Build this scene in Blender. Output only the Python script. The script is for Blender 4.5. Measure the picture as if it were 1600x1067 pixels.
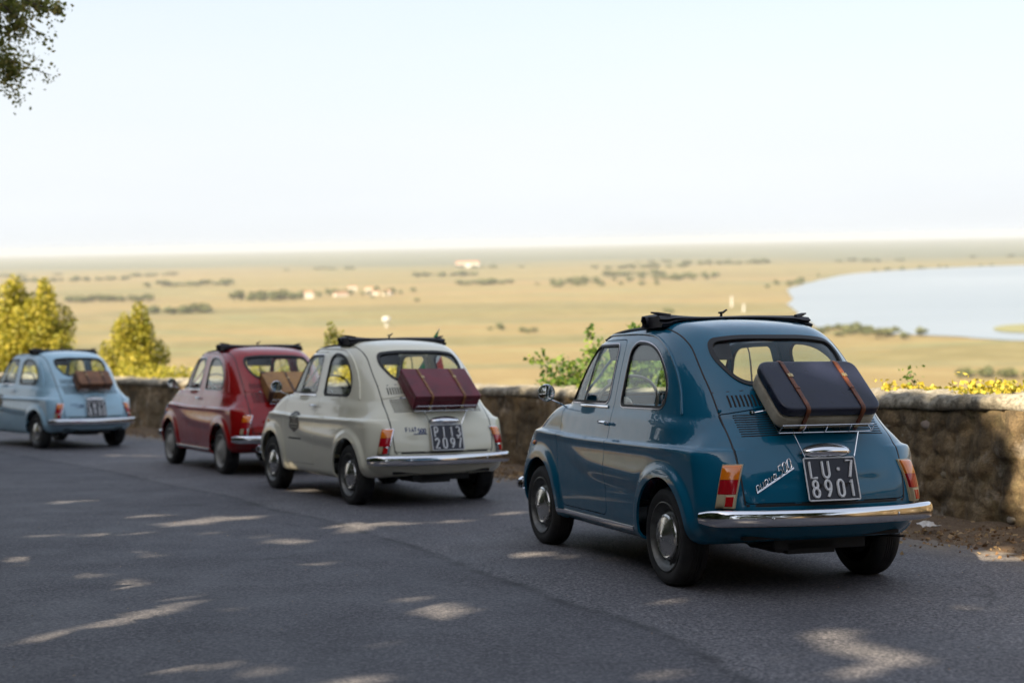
import bpy, bmesh, math, random
import numpy as np
from mathutils import Vector, Matrix
random.seed(7); RNG = np.random.default_rng(7)
for o in list(bpy.data.objects): bpy.data.objects.remove(o)
SC = bpy.context.scene
COL = SC.collection
R_ = math.radians

# ------------------------------------------------------------ camera, sky, sun, exposure
CAM_Z = 1.80                       # the blue car stands on the road at about z = 0
cam_d = bpy.data.cameras.new('camera'); cam = bpy.data.objects.new('camera', cam_d); COL.objects.link(cam)
SC.camera = cam
cam_d.sensor_width = 36.0; cam_d.lens = 2175.6 / 1600 * 36.0
cam_d.clip_start = 0.1; cam_d.clip_end = 90000
cam.matrix_world = Matrix(((0.99981313, 0.01933162, 0.0, 0.0), (-0.00137682, 0.07120788, -0.99746055, 0.0),
                           (-0.01928253, 0.99727415, 0.07122119, CAM_Z), (0, 0, 0, 1)))
cam_d.dof.use_dof = True; cam_d.dof.focus_distance = 7.0; cam_d.dof.aperture_fstop = 1.8
SUN_EL, SUN_AZ = 40.0, 222.0       # compass bearing the light comes FROM (y = north): behind and to the left
SC.view_settings.view_transform = 'Standard'; SC.view_settings.look = 'None'
SC.view_settings.gamma = 1.0; SC.view_settings.use_curve_mapping = False
SC.view_settings.exposure = 1.5
W = bpy.data.worlds.new('World'); SC.world = W; W.use_nodes = True
wt = W.node_tree; wt.nodes.clear()
def wn(t, **k):
    n = wt.nodes.new(t)
    for a, b in k.items(): setattr(n, a, b)
    return n
sky = wn('ShaderNodeTexSky', sky_type='NISHITA', sun_disc=False, sun_elevation=R_(SUN_EL), sun_rotation=R_(SUN_AZ),
         altitude=100.0, air_density=1.0, dust_density=3.0, ozone_density=1.5)
bg = wn('ShaderNodeBackground'); bg.inputs['Strength'].default_value = 0.09
wo = wn('ShaderNodeOutputWorld')
# thin high cloud veils mixed into the sky
tc = wn('ShaderNodeTexCoord'); mp = wn('ShaderNodeMapping'); mp.inputs['Scale'].default_value = (1.2, 1.2, 7.0)
mp.inputs['Rotation'].default_value = (0.12, 0.1, 0.4)
nz = wn('ShaderNodeTexNoise'); nz.inputs['Scale'].default_value = 1.7; nz.inputs['Detail'].default_value = 6
rp = wn('ShaderNodeMapRange'); rp.inputs['From Min'].default_value = 0.38; rp.inputs['From Max'].default_value = 0.66
rp.inputs['To Min'].default_value = 0.90; rp.inputs['To Max'].default_value = 1.0
mx = wn('ShaderNodeMix', data_type='RGBA'); mx.inputs[7].default_value = (3.76, 3.92, 4.08, 1)
wt.links.new(tc.outputs['Generated'], mp.inputs[0]); wt.links.new(mp.outputs[0], nz.inputs[0])
wt.links.new(nz.outputs[0], rp.inputs[0]); sz_ = wn('ShaderNodeSeparateXYZ'); wt.links.new(tc.outputs['Generated'], sz_.inputs[0]); el = wn('ShaderNodeMapRange'); el.inputs['From Min'].default_value = .05; el.inputs['From Max'].default_value = .32; el.inputs['To Min'].default_value = 1.0; el.inputs['To Max'].default_value = .50
wt.links.new(sz_.outputs[2], el.inputs[0]); ml_ = wn('ShaderNodeMath', operation='MULTIPLY'); wt.links.new(rp.outputs[0], ml_.inputs[0]); wt.links.new(el.outputs[0], ml_.inputs[1]); wt.links.new(ml_.outputs[0], mx.inputs[0])
wt.links.new(sky.outputs[0], mx.inputs[6]); wt.links.new(mx.outputs[2], bg.inputs[0]); wt.links.new(bg.outputs[0], wo.inputs[0])
sd = bpy.data.lights.new('sun', 'SUN'); sd.energy = 5.0; sd.angle = R_(0.5); sd.color = (1.0, 0.84, 0.61)
so = bpy.data.objects.new('sun', sd); COL.objects.link(so); so.location = (0, 0, 60)
SDIR = Vector((math.sin(R_(SUN_AZ)) * math.cos(R_(SUN_EL)), math.cos(R_(SUN_AZ)) * math.cos(R_(SUN_EL)), math.sin(R_(SUN_EL))))
so.rotation_euler = SDIR.to_track_quat('Z', 'Y').to_euler()
SC.cycles.use_denoising = True; SC.cycles.max_bounces = 8; SC.cycles.transparent_max_bounces = 24
SC.cycles.volume_bounces = 2; SC.cycles.caustics_reflective = False; SC.cycles.caustics_refractive = False

# ------------------------------------------------------------ helpers
def obj(name, data, mats=None, parent=None, loc=None, rot=None, **props):
    o = bpy.data.objects.new(name, data); COL.objects.link(o)
    if parent is not None: o.parent = parent
    if loc is not None: o.location = loc
    if rot is not None: o.rotation_euler = rot
    if mats is not None and data is not None:
        ml = mats if isinstance(mats, (list, tuple)) else [mats]
        while len(data.materials) < len(ml): data.materials.append(None)
        for i, m in enumerate(ml):
            o.material_slots[i].link = 'OBJECT'; o.material_slots[i].material = m
    for k, v in props.items(): o[k] = v
    return o
def thing(name, label, cat, loc=(0, 0, 0), rot=(0, 0, 0), group=None, mat=None):
    o = bpy.data.objects.new(name, None); COL.objects.link(o); o.empty_display_size = 0.2
    if mat is not None: o.matrix_world = mat
    else: o.location = loc; o.rotation_euler = rot
    o['label'] = label; o['category'] = cat
    if group: o['group'] = group
    return o
def mesh_np(name, V, F, N=None, smooth=True, sharp=None, midx=None):
    V = np.asarray(V, dtype=np.float32); me = bpy.data.meshes.new(name)
    if isinstance(F, np.ndarray):
        k = F.shape[1]; me.vertices.add(len(V)); me.vertices.foreach_set('co', V.ravel())
        me.loops.add(F.size); me.loops.foreach_set('vertex_index', F.ravel().astype(np.int32))
        me.polygons.add(len(F)); me.polygons.foreach_set('loop_start', np.arange(0, F.size, k, dtype=np.int32))
    else:
        me.from_pydata([tuple(map(float, v)) for v in V], [], [tuple(int(i) for i in f) for f in F])
    me.update(calc_edges=True)
    if midx is not None: me.polygons.foreach_set('material_index', np.asarray(midx, dtype=np.int32))
    me.polygons.foreach_set('use_smooth', np.full(len(me.polygons), bool(smooth)))
    if N is not None: me.normals_split_custom_set_from_vertices(np.asarray(N, dtype=np.float32))
    elif sharp: me.set_sharp_from_angle(angle=R_(sharp))
    me.validate(); me.update()
    return me
class MB:
    """collects simple shapes into one mesh"""
    def __init__(s): s.V = []; s.F = []; s.M = []; s.n = 0; s.m = 0
    def add(s, V, F):
        V = np.asarray(V, float).reshape(-1, 3); s.V.append(V); s.F += [tuple(i + s.n for i in f) for f in F]; s.M += [s.m] * len(F); s.n += len(V); return s
    def box(s, c, d, rot=None, taper=1.0):
        sx, sy, sz = [q / 2 for q in d]
        V = np.array([(-sx, -sy, -sz), (sx, -sy, -sz), (sx, sy, -sz), (-sx, sy, -sz), (-sx * taper, -sy * taper, sz), (sx * taper, -sy * taper, sz), (sx * taper, sy * taper, sz), (-sx * taper, sy * taper, sz)])
        if rot is not None: V = V @ np.array(Matrix(rot)).T
        return s.add(V + np.array(c), [(3, 2, 1, 0), (4, 5, 6, 7), (0, 1, 5, 4), (1, 2, 6, 5), (2, 3, 7, 6), (3, 0, 4, 7)])
    def tube(s, P, r, n=8, closed=False, cap=True, flat=None):
        P = np.asarray(P, float); m = len(P); r = np.broadcast_to(np.asarray(r, float), (m,))
        T = np.roll(P, -1, 0) - np.roll(P, 1, 0)
        if not closed: T[0] = P[1] - P[0]; T[-1] = P[-1] - P[-2]
        T /= np.linalg.norm(T, axis=1)[:, None] + 1e-12
        up = np.array([0, 0, 1.0]) if abs(T[0][2]) < .9 else np.array([1.0, 0, 0])
        A = np.cross(T[0], up); A /= np.linalg.norm(A); V = []
        for i in range(m):
            A = A - T[i] * (A @ T[i]); A /= np.linalg.norm(A) + 1e-12; B = np.cross(T[i], A)
            t = np.arange(n) * 2 * np.pi / n
            f = 1 if flat is None else flat
            V.append(P[i] + r[i] * (np.cos(t)[:, None] * A + f * np.sin(t)[:, None] * B))
        V = np.concatenate(V); F = []
        for i in range(m if closed else m - 1):
            j = (i + 1) % m
            F += [(i * n + k, j * n + k, j * n + (k + 1) % n, i * n + (k + 1) % n)[::-1] for k in range(n)]
        if cap and not closed: F += [tuple(range(n)), tuple((m - 1) * n + k for k in range(n))[::-1]]
        return s.add(V, F)
    def lathe(s, prof, n=32, axis='y', c=(0, 0, 0)):
        """prof: (radius, axial) list; closed if first==last"""
        prof = list(prof); m = len(prof); t = np.arange(n) * 2 * np.pi / n; V = []
        for (r, a) in prof:
            if axis == 'y': V.append(np.stack([r * np.cos(t), np.full(n, a), r * np.sin(t)], 1))
            elif axis == 'z': V.append(np.stack([r * np.cos(t), r * np.sin(t), np.full(n, a)], 1))
            else: V.append(np.stack([np.full(n, a), r * np.cos(t), r * np.sin(t)], 1))
        F = []
        for i in range(m - 1):
            F += [(i * n + k, i * n + (k + 1) % n, (i + 1) * n + (k + 1) % n, (i + 1) * n + k) for k in range(n)]
        return s.add(np.concatenate(V) + np.array(c), F)
    def prism(s, poly, z0, z1, M=None):
        n = len(poly); V = np.array([(x, y, z0) for x, y in poly] + [(x, y, z1) for x, y in poly])
        F = [tuple(range(n))[::-1], tuple(range(n, 2 * n))] + [(i, (i + 1) % n, n + (i + 1) % n, n + i) for i in range(n)]
        if M is not None: V = V @ np.array(M)[:3, :3].T + np.array(M)[:3, 3]
        return s.add(V, F)
    def mesh(s, name, smooth=True, sharp=35, bevel=0, seg=2, fixn=True):
        V = np.concatenate(s.V)
        me = bpy.data.meshes.new(name); me.from_pydata([tuple(map(float, v)) for v in V], [], s.F)
        if max(s.M): me.polygons.foreach_set('material_index', np.array(s.M, dtype=np.int32))
        if bevel or fixn:
            bm = bmesh.new(); bm.from_mesh(me)
            if bevel:
                es = [e for e in bm.edges if len(e.link_faces) == 2 and e.calc_face_angle(0) > R_(40)]
                bmesh.ops.bevel(bm, geom=es, offset=bevel, segments=seg, profile=.6, affect='EDGES', clamp_overlap=True)
            if fixn: bmesh.ops.recalc_face_normals(bm, faces=bm.faces[:])
            bm.to_mesh(me); bm.free()
        me.polygons.foreach_set('use_smooth', np.full(len(me.polygons), bool(smooth)))
        if smooth and sharp: me.set_sharp_from_angle(angle=R_(sharp))
        me.update(); return me
def catmull(P, n=8, closed=False):
    P = np.asarray(P, float); m = len(P); out = []
    rng = range(m) if closed else range(m - 1)
    for i in rng:
        if closed: p0, p1, p2, p3 = P[(i - 1) % m], P[i], P[(i + 1) % m], P[(i + 2) % m]
        else: p1, p2 = P[i], P[i + 1]; p0 = P[i - 1] if i else 2 * p1 - p2; p3 = P[i + 2] if i + 2 < m else 2 * p2 - p1
        d01, d12, d23 = [max(np.linalg.norm(b - a), 1e-9) ** .5 for a, b in ((p0, p1), (p1, p2), (p2, p3))]
        m1 = (p1 - p0) / d01 - (p2 - p0) / (d01 + d12) + (p2 - p1) / d12; m2 = (p2 - p1) / d12 - (p3 - p1) / (d12 + d23) + (p3 - p2) / d23
        m1 *= d12; m2 *= d12
        for t in np.arange(n) / n:
            out.append((2 * t ** 3 - 3 * t ** 2 + 1) * p1 + (t ** 3 - 2 * t ** 2 + t) * m1 + (-2 * t ** 3 + 3 * t ** 2) * p2 + (t ** 3 - t ** 2) * m2)
    if not closed: out.append(P[-1])
    return np.array(out)
def round_poly(P, r, n=6):
    """polygon with every corner rounded by (up to) r"""
    P = np.asarray(P, float); m = len(P); out = []
    rr = np.broadcast_to(np.asarray(r, float), (m,))
    for i in range(m):
        a, b, c = P[i - 1], P[i], P[(i + 1) % m]
        la, lc = np.linalg.norm(a - b), np.linalg.norm(c - b); k = min(rr[i], la * .49, lc * .49)
        p, q = b + (a - b) / la * k, b + (c - b) / lc * k
        for t in np.linspace(0, 1, n): out.append((1 - t) ** 2 * p + 2 * t * (1 - t) * b + t * t * q)
    return np.array(out)
def poly_sdf(X, Z, poly, chunk=200000):
    poly = np.asarray(poly, float); A = poly; B = np.roll(poly, -1, 0); out = np.empty(X.size); X = X.ravel(); Z = Z.ravel()
    for s in range(0, X.size, chunk):
        x = X[s:s + chunk]; z = Z[s:s + chunk]; d = np.full(x.size, 1e9); ins = np.zeros(x.size, bool)
        for a, b in zip(A, B):
            e = b - a; wx = x - a[0]; wz = z - a[1]; t = np.clip((wx * e[0] + wz * e[1]) / (e @ e + 1e-18), 0, 1)
            d = np.minimum(d, (wx - t * e[0]) ** 2 + (wz - t * e[1]) ** 2)
            if a[1] != b[1]:
                c = (a[1] > z) != (b[1] > z); ins ^= c & (x < a[0] + (z - a[1]) / (b[1] - a[1]) * e[0])
        out[s:s + chunk] = np.sqrt(d) * np.where(ins, -1, 1)
    return out
def sstep(a, b, x): t = np.clip((x - a) / (b - a), 0, 1); return t * t * (3 - 2 * t)
def smin(a, b, k): h = np.maximum(k - np.abs(a - b), 0) / k; return np.minimum(a, b) - h * h * k / 4
def smax(a, b, k): return -smin(-a, -b, k)

# ------------------------------------------------------------ materials
MATS = {}
def mat(name, base=(.5, .5, .5), rough=.5, metal=0.0, coat=0.0, spec=.5, **k):
    if name in MATS: return MATS[name]
    m = bpy.data.materials.new(name); m.use_nodes = True; b = m.node_tree.nodes['Principled BSDF']
    b.inputs['Base Color'].default_value = (*base, 1); b.inputs['Roughness'].default_value = rough
    b.inputs['Metallic'].default_value = metal; b.inputs['Coat Weight'].default_value = coat; b.inputs['Coat Roughness'].default_value = .03
    b.inputs['Specular IOR Level'].default_value = spec
    for a, v in k.items(): b.inputs[a.replace('_', ' ')].default_value = v
    MATS[name] = m; return m
class NT:
    def __init__(s, m): s.t = m.node_tree; s.b = s.t.nodes['Principled BSDF']; s.co = s.t.nodes.new('ShaderNodeTexCoord')
    def n(s, typ, **k):
        n = s.t.nodes.new(typ)
        for a, b in k.items(): setattr(n, a, b)
        return n
    def l(s, a, b): s.t.links.new(a, b)
    def noise(s, scale, detail=5, rough=.55, coord='Object', vec=None, stretch=None):
        n = s.n('ShaderNodeTexNoise'); n.inputs['Scale'].default_value = scale; n.inputs['Detail'].default_value = detail; n.inputs['Roughness'].default_value = rough
        src = vec if vec is not None else s.co.outputs[coord]
        if stretch:
            mp = s.n('ShaderNodeMapping'); mp.inputs['Scale'].default_value = stretch; s.l(src, mp.inputs[0]); src = mp.outputs[0]
        s.l(src, n.inputs['Vector']); return n.outputs['Fac']
    def voro(s, scale, feature='F1', coord='Object', out='Distance', stretch=None, rnd=1):
        n = s.n('ShaderNodeTexVoronoi', feature=feature); n.inputs['Scale'].default_value = scale; n.inputs['Randomness'].default_value = rnd
        src = s.co.outputs[coord]
        if stretch:
            mp = s.n('ShaderNodeMapping'); mp.inputs['Scale'].default_value = stretch; s.l(src, mp.inputs[0]); src = mp.outputs[0]
        s.l(src, n.inputs['Vector']); return n.outputs[out]
    def ramp(s, fac, stops, interp='LINEAR'):
        r = s.n('ShaderNodeValToRGB'); r.color_ramp.interpolation = interp; e = r.color_ramp.elements
        while len(e) < len(stops): e.new(.5)
        for i, (p, c) in enumerate(stops):
            e[i].position = p; e[i].color = (*c, 1) if isinstance(c, (tuple, list)) else (c, c, c, 1)
        s.l(fac, r.inputs[0]); return r.outputs[0]
    def mix(s, f, a, b, mode='MIX'):
        m = s.n('ShaderNodeMix', data_type='RGBA', blend_type=mode)
        for sock, v in ((m.inputs[0], f), (m.inputs[6], a), (m.inputs[7], b)):
            if isinstance(v, (int, float)): sock.default_value = v
            elif isinstance(v, (tuple, list)): sock.default_value = (*v, 1)
            else: s.l(v, sock)
        return m.outputs[2]
    def math(s, op, a, b=0.0):
        m = s.n('ShaderNodeMath', operation=op)
        for sock, v in ((m.inputs[0], a), (m.inputs[1], b)):
            if isinstance(v, (int, float)): sock.default_value = v
            else: s.l(v, sock)
        return m.outputs[0]
    def bump(s, h, strength=.3, dist=.01, prev=None):
        b = s.n('ShaderNodeBump'); b.inputs['Strength'].default_value = strength; b.inputs['Distance'].default_value = dist
        s.l(h, b.inputs['Height'])
        if prev is not None: s.l(prev, b.inputs['Normal'])
        s.l(b.outputs[0], s.b.inputs['Normal']); return b.outputs[0]
    def col(s, c): s.l(c, s.b.inputs['Base Color'])
    def rough(s, c): s.l(c, s.b.inputs['Roughness'])
def paint(name, c, dust=(.25, .22, .17)):
    m = mat(name, c, .38, coat=1.0, spec=.10); n = NT(m)
    f = n.noise(3.0, 6, .6); g = n.ramp(f, [(.35, 0.0), (.8, 1.0)])
    n.col(n.mix(n.math('MULTIPLY', g, .03), c, dust))
    n.rough(n.ramp(n.noise(9, 4), [(.3, .28), (.7, .42)]))
    r = n.ramp(n.noise(14, 5), [(.4, .008), (.75, .06)]); n.l(r, m.node_tree.nodes['Principled BSDF'].inputs['Coat Roughness'])
    return m
PAINT = {'blue': paint('blue_paint', (.000, .112, .198)), 'cream': paint('cream_paint', (.78, .74, .58)),
         'red': paint('red_paint', (.33, .003, .004)), 'light': paint('light_blue_paint', (.42, .64, .76))}
CHROME = mat('chrome', (.78, .78, .80), .07, 1.0)
_n = NT(CHROME); _n.rough(_n.ramp(_n.noise(25, 5), [(.4, .04), (.8, .20)]))
STEEL = mat('wheel_steel', (.15, .15, .15), .42, .6)
_n = NT(STEEL); _n.col(_n.ramp(_n.noise(18, 5), [(.35, (.17, .17, .16)), (.7, (.08, .075, .065))]))
RUBBER = mat('tyre_rubber', (.012, .012, .013), .72); _n = NT(RUBBER); _n.col(_n.ramp(_n.noise(7, 6), [(.4, (.010, .010, .011)), (.75, (.035, .032, .028))]))
BLACK = mat('black_rubber', (.008, .008, .009), .55)
DARK = mat('dark_underbody', (.012, .011, .010), .8)
FABRIC = mat('black_roof_canvas', (.012, .010, .014), .62); _n = NT(FABRIC); _n.bump(_n.noise(220, 3), .35, .002)
REDVINYL = mat('red_vinyl', (.26, .012, .02), .42); DARKVINYL = mat('dark_vinyl', (.02, .018, .018), .45)
CREAMPL = mat('cream_plastic', (.55, .52, .44), .35); BLACKPL = mat('black_plastic', (.01, .01, .01), .3)
ORANGE = mat('orange_lens', (.80, .20, .01), .12, coat=.8, spec=.6); REDL = mat('red_lens', (.42, .006, .015), .12, coat=.8)
DRED = mat('reflector_red', (.5, .005, .01), .1, coat=.8); LENSW = mat('lens_frame', (.55, .45, .28), .3)
PLATE = mat('plate_black', (.012, .012, .02), .4); WHITE = mat('plate_white', (.75, .75, .75), .4); SILVER = mat('badge_silver', (.75, .75, .77), .25, .8)
MIRRORG = mat('mirror_glass', (.8, .8, .82), .02, 1.0)
HEADL = mat('headlamp_glass', (.7, .72, .72), .08, .6, coat=1)
def glass_mat(name, tint, gloss):
    m = bpy.data.materials.new(name); m.use_nodes = True; t = m.node_tree; t.nodes.clear()
    a = t.nodes.new('ShaderNodeBsdfTransparent'); a.inputs[0].default_value = (*tint, 1)
    g = t.nodes.new('ShaderNodeBsdfGlossy'); g.inputs['Roughness'].default_value = .02
    fr = t.nodes.new('ShaderNodeLayerWeight'); fr.inputs['Blend'].default_value = .5
    pw = t.nodes.new('ShaderNodeMath'); pw.operation = 'POWER'; pw.inputs[1].default_value = 3.5
    ml = t.nodes.new('ShaderNodeMath'); ml.operation = 'MULTIPLY_ADD'; ml.inputs[1].default_value = .7 * gloss; ml.inputs[2].default_value = .035 * gloss
    mxx = t.nodes.new('ShaderNodeMixShader'); o = t.nodes.new('ShaderNodeOutputMaterial')
    t.links.new(fr.outputs['Facing'], pw.inputs[0]); t.links.new(pw.outputs[0], ml.inputs[0]); t.links.new(ml.outputs[0], mxx.inputs[0]); t.links.new(a.outputs[0], mxx.inputs[1]); t.links.new(g.outputs[0], mxx.inputs[2]); t.links.new(mxx.outputs[0], o.inputs[0])
    return m
GLASS = glass_mat('car_glass', (.92, .95, .94), .65)
# ------------------------------------------------------------ the road surface: z = G(x, y)
ga, gb, gH, gq, gq2 = -0.00649676, -0.09303943, 1.09334319, 0.00020059, -0.00056030
def G(x, y):
    yy = np.clip(y, -40, 45); xx = np.clip(x, -40, 30)
    return CAM_Z - gH + ga * xx + gb * yy + gq * (np.clip(yy, 0, 45) - 7) ** 2 + gq2 * xx * yy + (y - yy) * -.06
def car_matrix(X, Y, yaw):
    e = .05; gx = (G(X + e, Y) - G(X - e, Y)) / (2 * e); gy = (G(X, Y + e) - G(X, Y - e)) / (2 * e)
    n = Vector((-gx, -gy, 1)).normalized(); h = Vector((-math.sin(yaw), math.cos(yaw), 0)); h = (h - n * h.dot(n)).normalized(); l = n.cross(h)
    return Matrix(((h.x, l.x, n.x, X), (h.y, l.y, n.y, Y), (h.z, l.z, n.z, float(G(X, Y))), (0, 0, 0, 1)))

# ------------------------------------------------------------ car body as a distance field, x forward from the rear axle, y left, z up
SL = catmull([(-.50, .275), (-.545, .33), (-.572, .40), (-.570, .48), (-.548, .58), (-.505, .69), (-.455, .775), (-.39, .818), (-.28, .832), (-.10, .842), (.3, .865), (.9, .872), (1.4, .875), (1.62, .888), (1.80, .872),
              (2.00, .825), (2.17, .75), (2.29, .63), (2.345, .49), (2.345, .36), (2.30, .26), (2.15, .215), (1.8, .20), (1.0, .195), (.3, .20), (-.2, .225), (-.42, .25)], 10, True)
SG = catmull([(-.50, .50), (-.548, .58), (-.505, .69), (-.445, .79), (-.375, .88), (-.295, .97), (-.215, 1.06), (-.13, 1.155), (-.035, 1.24), (.09, 1.312), (.26, 1.352), (.48, 1.370), (.72, 1.370), (.95, 1.358), (1.15, 1.332), (1.29, 1.282),
              (1.395, 1.19), (1.50, 1.045), (1.61, .885), (1.68, .78), (1.60, .62), (1.2, .50), (.5, .45), (-.2, .45)], 10, True)
TX0, TZ0, TH, TNX, TNZ = -.9, -.1, .010, 362, 180
def _table(poly):
    xs = TX0 + TH * np.arange(TNX); zs = TZ0 + TH * np.arange(TNZ); X, Z = np.meshgrid(xs, zs, indexing='ij')
    return poly_sdf(X, Z, poly).reshape(TNX, TNZ)
TABS = [_table(SL), _table(SG)]
def tab(T, x, z):
    """quadratic B-spline lookup: smooth gradient"""
    u = np.clip((x - TX0) / TH, 2, TNX - 3); v = np.clip((z - TZ0) / TH, 2, TNZ - 3)
    i = np.floor(u + .5).astype(int); j = np.floor(v + .5).astype(int); fu = u - i; fv = v - j
    wu = (.5 * (.5 - fu) ** 2, .75 - fu * fu, .5 * (.5 + fu) ** 2); wv = (.5 * (.5 - fv) ** 2, .75 - fv * fv, .5 * (.5 + fv) ** 2)
    r = 0
    for a in range(3):
        for b in range(3): r = r + wu[a] * wv[b] * T[i + a - 1, j + b - 1]
    return r
WXK = np.array([-.7, -.45, -.2, .1, .6, 1.1, 1.5, 1.85, 2.1, 2.4]); WYK = np.array([.595, .612, .622, .626, .626, .626, .626, .626, .622, .60])
_wx = np.linspace(-.9, 2.8, 371); _wy = np.interp(_wx, WXK, WYK); _k = np.hanning(31); _k /= _k.sum(); _wy = np.convolve(np.pad(_wy, 15, 'edge'), _k, 'valid')
RA, RF = (0.0, .262, .288), (1.84, .262, .290)
def SDF(x, y, z):
    ay = np.sqrt(y * y + 1e-6); y2 = y * y
    rear = sstep(.5, -.3, x); front = sstep(1.5, 2.0, x)
    # lower body
    Y1 = np.interp(x, _wx, _wy)
    Y1 = Y1 - .40 * np.maximum(.46 - z, 0) ** 2
    sw = sstep(-.66, -.50, x) * sstep(2.35, 2.0, x)
    zs = .700 + .02 * sstep(1.0, 1.9, x)
    Y1 = Y1 - (.006 + .022 * sw) * sstep(-.003, .012, z - zs) - .13 * np.maximum(z - zs - .01, 0)
    Y1 = Y1 - .10 * sstep(.64, .84, z) * sstep(.05, -.40, x)
    Y1 = Y1 + .006 * np.exp(-((z - zs + .012) / .022) ** 2) * sw
    ra = np.sqrt((x - RA[0]) ** 2 + (z - RA[1]) ** 2); rf = np.sqrt((x - RF[0]) ** 2 + (z - RF[1]) ** 2)
    Y1 = Y1 + .026 * sstep(.375, .325, ra) * sstep(.7, .5, z) + .020 * sstep(.40, .325, rf) * sstep(.7, .5, z)
    d1 = tab(TABS[0], x - .22 * y2 * rear + .30 * y2 * front, z + .10 * y2 * front)
    k1 = .065 + .16 * sstep(-.22, -.46, x) + .07 * sstep(1.55, 2.1, x)
    F1 = smax(d1, ay - Y1, k1)
    # greenhouse
    Y2 = .572 - .22 * (z - .87) - .10 * np.maximum(z - 1.0, 0) ** 2 - .27 * np.maximum(.25 - x, 0) ** 2 - .05 * np.maximum(x - 1.0, 0) ** 2
    cr = np.maximum(z - 1.1, 0)
    d2 = tab(TABS[1], x - .20 * y2 * sstep(.6, 0, x) + .22 * y2 * sstep(.9, 1.3, x), z + .14 * y2 * sstep(1.0, 1.3, z))
    k2 = .13 + .11 * sstep(.35, -.1, x)
    F2 = smax(d2, ay - Y2, k2)
    return smin(F1, F2, .024)
def GRAD(P, h=.004):
    g = np.empty_like(P)
    for a in range(3):
        e = np.zeros(3); e[a] = h
        g[:, a] = SDF(*(P + e).T) - SDF(*(P - e).T)
    g /= 2 * h; return g
def surface_nets(h=.0098):
    xs = np.arange(-.75, 2.55, h); ys = np.arange(-.72, .72 + h, h); ys -= (ys[0] + ys[-1]) / 2; zs = np.arange(.14, 1.44, h)
    nx, ny, nz_ = len(xs), len(ys), len(zs); vol = np.empty((nx, ny, nz_), np.float32)
    for s in range(0, nx, 40):
        X, Y, Z = np.meshgrid(xs[s:s + 40], ys, zs, indexing='ij'); vol[s:s + 40] = SDF(X, Y, Z)
    ins = vol < 0
    c = [ins[i:nx - 1 + i, j:ny - 1 + j, k:nz_ - 1 + k] for i in (0, 1) for j in (0, 1) for k in (0, 1)]
    cnt = sum(q.astype(np.int8) for q in c); act = (cnt > 0) & (cnt < 8); idx = -np.ones(act.shape, np.int64); idx[act] = np.arange(act.sum())
    I = np.argwhere(act); acc = np.zeros((len(I), 3)); num = np.zeros(len(I))
    cor = [(i, j, k) for i in (0, 1) for j in (0, 1) for k in (0, 1)]
    val = np.stack([vol[I[:, 0] + a, I[:, 1] + b, I[:, 2] + c_] for a, b, c_ in cor], 1).astype(float)
    for p in range(8):
        for q in range(p + 1, 8):
            if sum(abs(u - v) for u, v in zip(cor[p], cor[q])) != 1: continue
            cr = (val[:, p] < 0) != (val[:, q] < 0); t = np.where(cr, val[:, p] / (val[:, p] - val[:, q] + 1e-20), 0)[:, None]
            acc += np.where(cr[:, None], np.array(cor[p]) * (1 - t) + np.array(cor[q]) * t, 0); num += cr
    V = (I + acc / num[:, None]) * h + np.array([xs[0], ys[0], zs[0]])
    Q = []
    for ax in range(3):
        b, c2 = [(1, 2), (2, 0), (0, 1)][ax]
        sl = [slice(1, -1)] * 3; s0 = list(sl); s1 = list(sl); s0[ax] = slice(0, -1); s1[ax] = slice(1, None)
        A = ins[tuple(s0)]; B = ins[tuple(s1)]; 
        for flip, msk in ((False, A & ~B), (True, ~A & B)):
            E = np.argwhere(msk)
            for q in range(3):
                if q != ax: E[:, q] += 1
            def cell(db, dc):
                D = E.copy(); D[:, b] -= db; D[:, c2] -= dc; return idx[D[:, 0], D[:, 1], D[:, 2]]
            quad = np.stack([cell(1, 1), cell(0, 1), cell(0, 0), cell(1, 0)], 1)
            Q.append(quad[:, ::-1] if flip else quad)
    Q = np.concatenate(Q); Q = Q[(Q >= 0).all(1)]
    for _ in range(4):
        g = GRAD(V); V = V - g * (SDF(*V.T) / ((g ** 2).sum(1) + 1e-9))[:, None]
    g = GRAD(V); N = g / np.linalg.norm(g, axis=1)[:, None]
    T = np.concatenate([Q[:, [0, 1, 2]], Q[:, [0, 2, 3]]])
    return V, N, T
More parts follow.
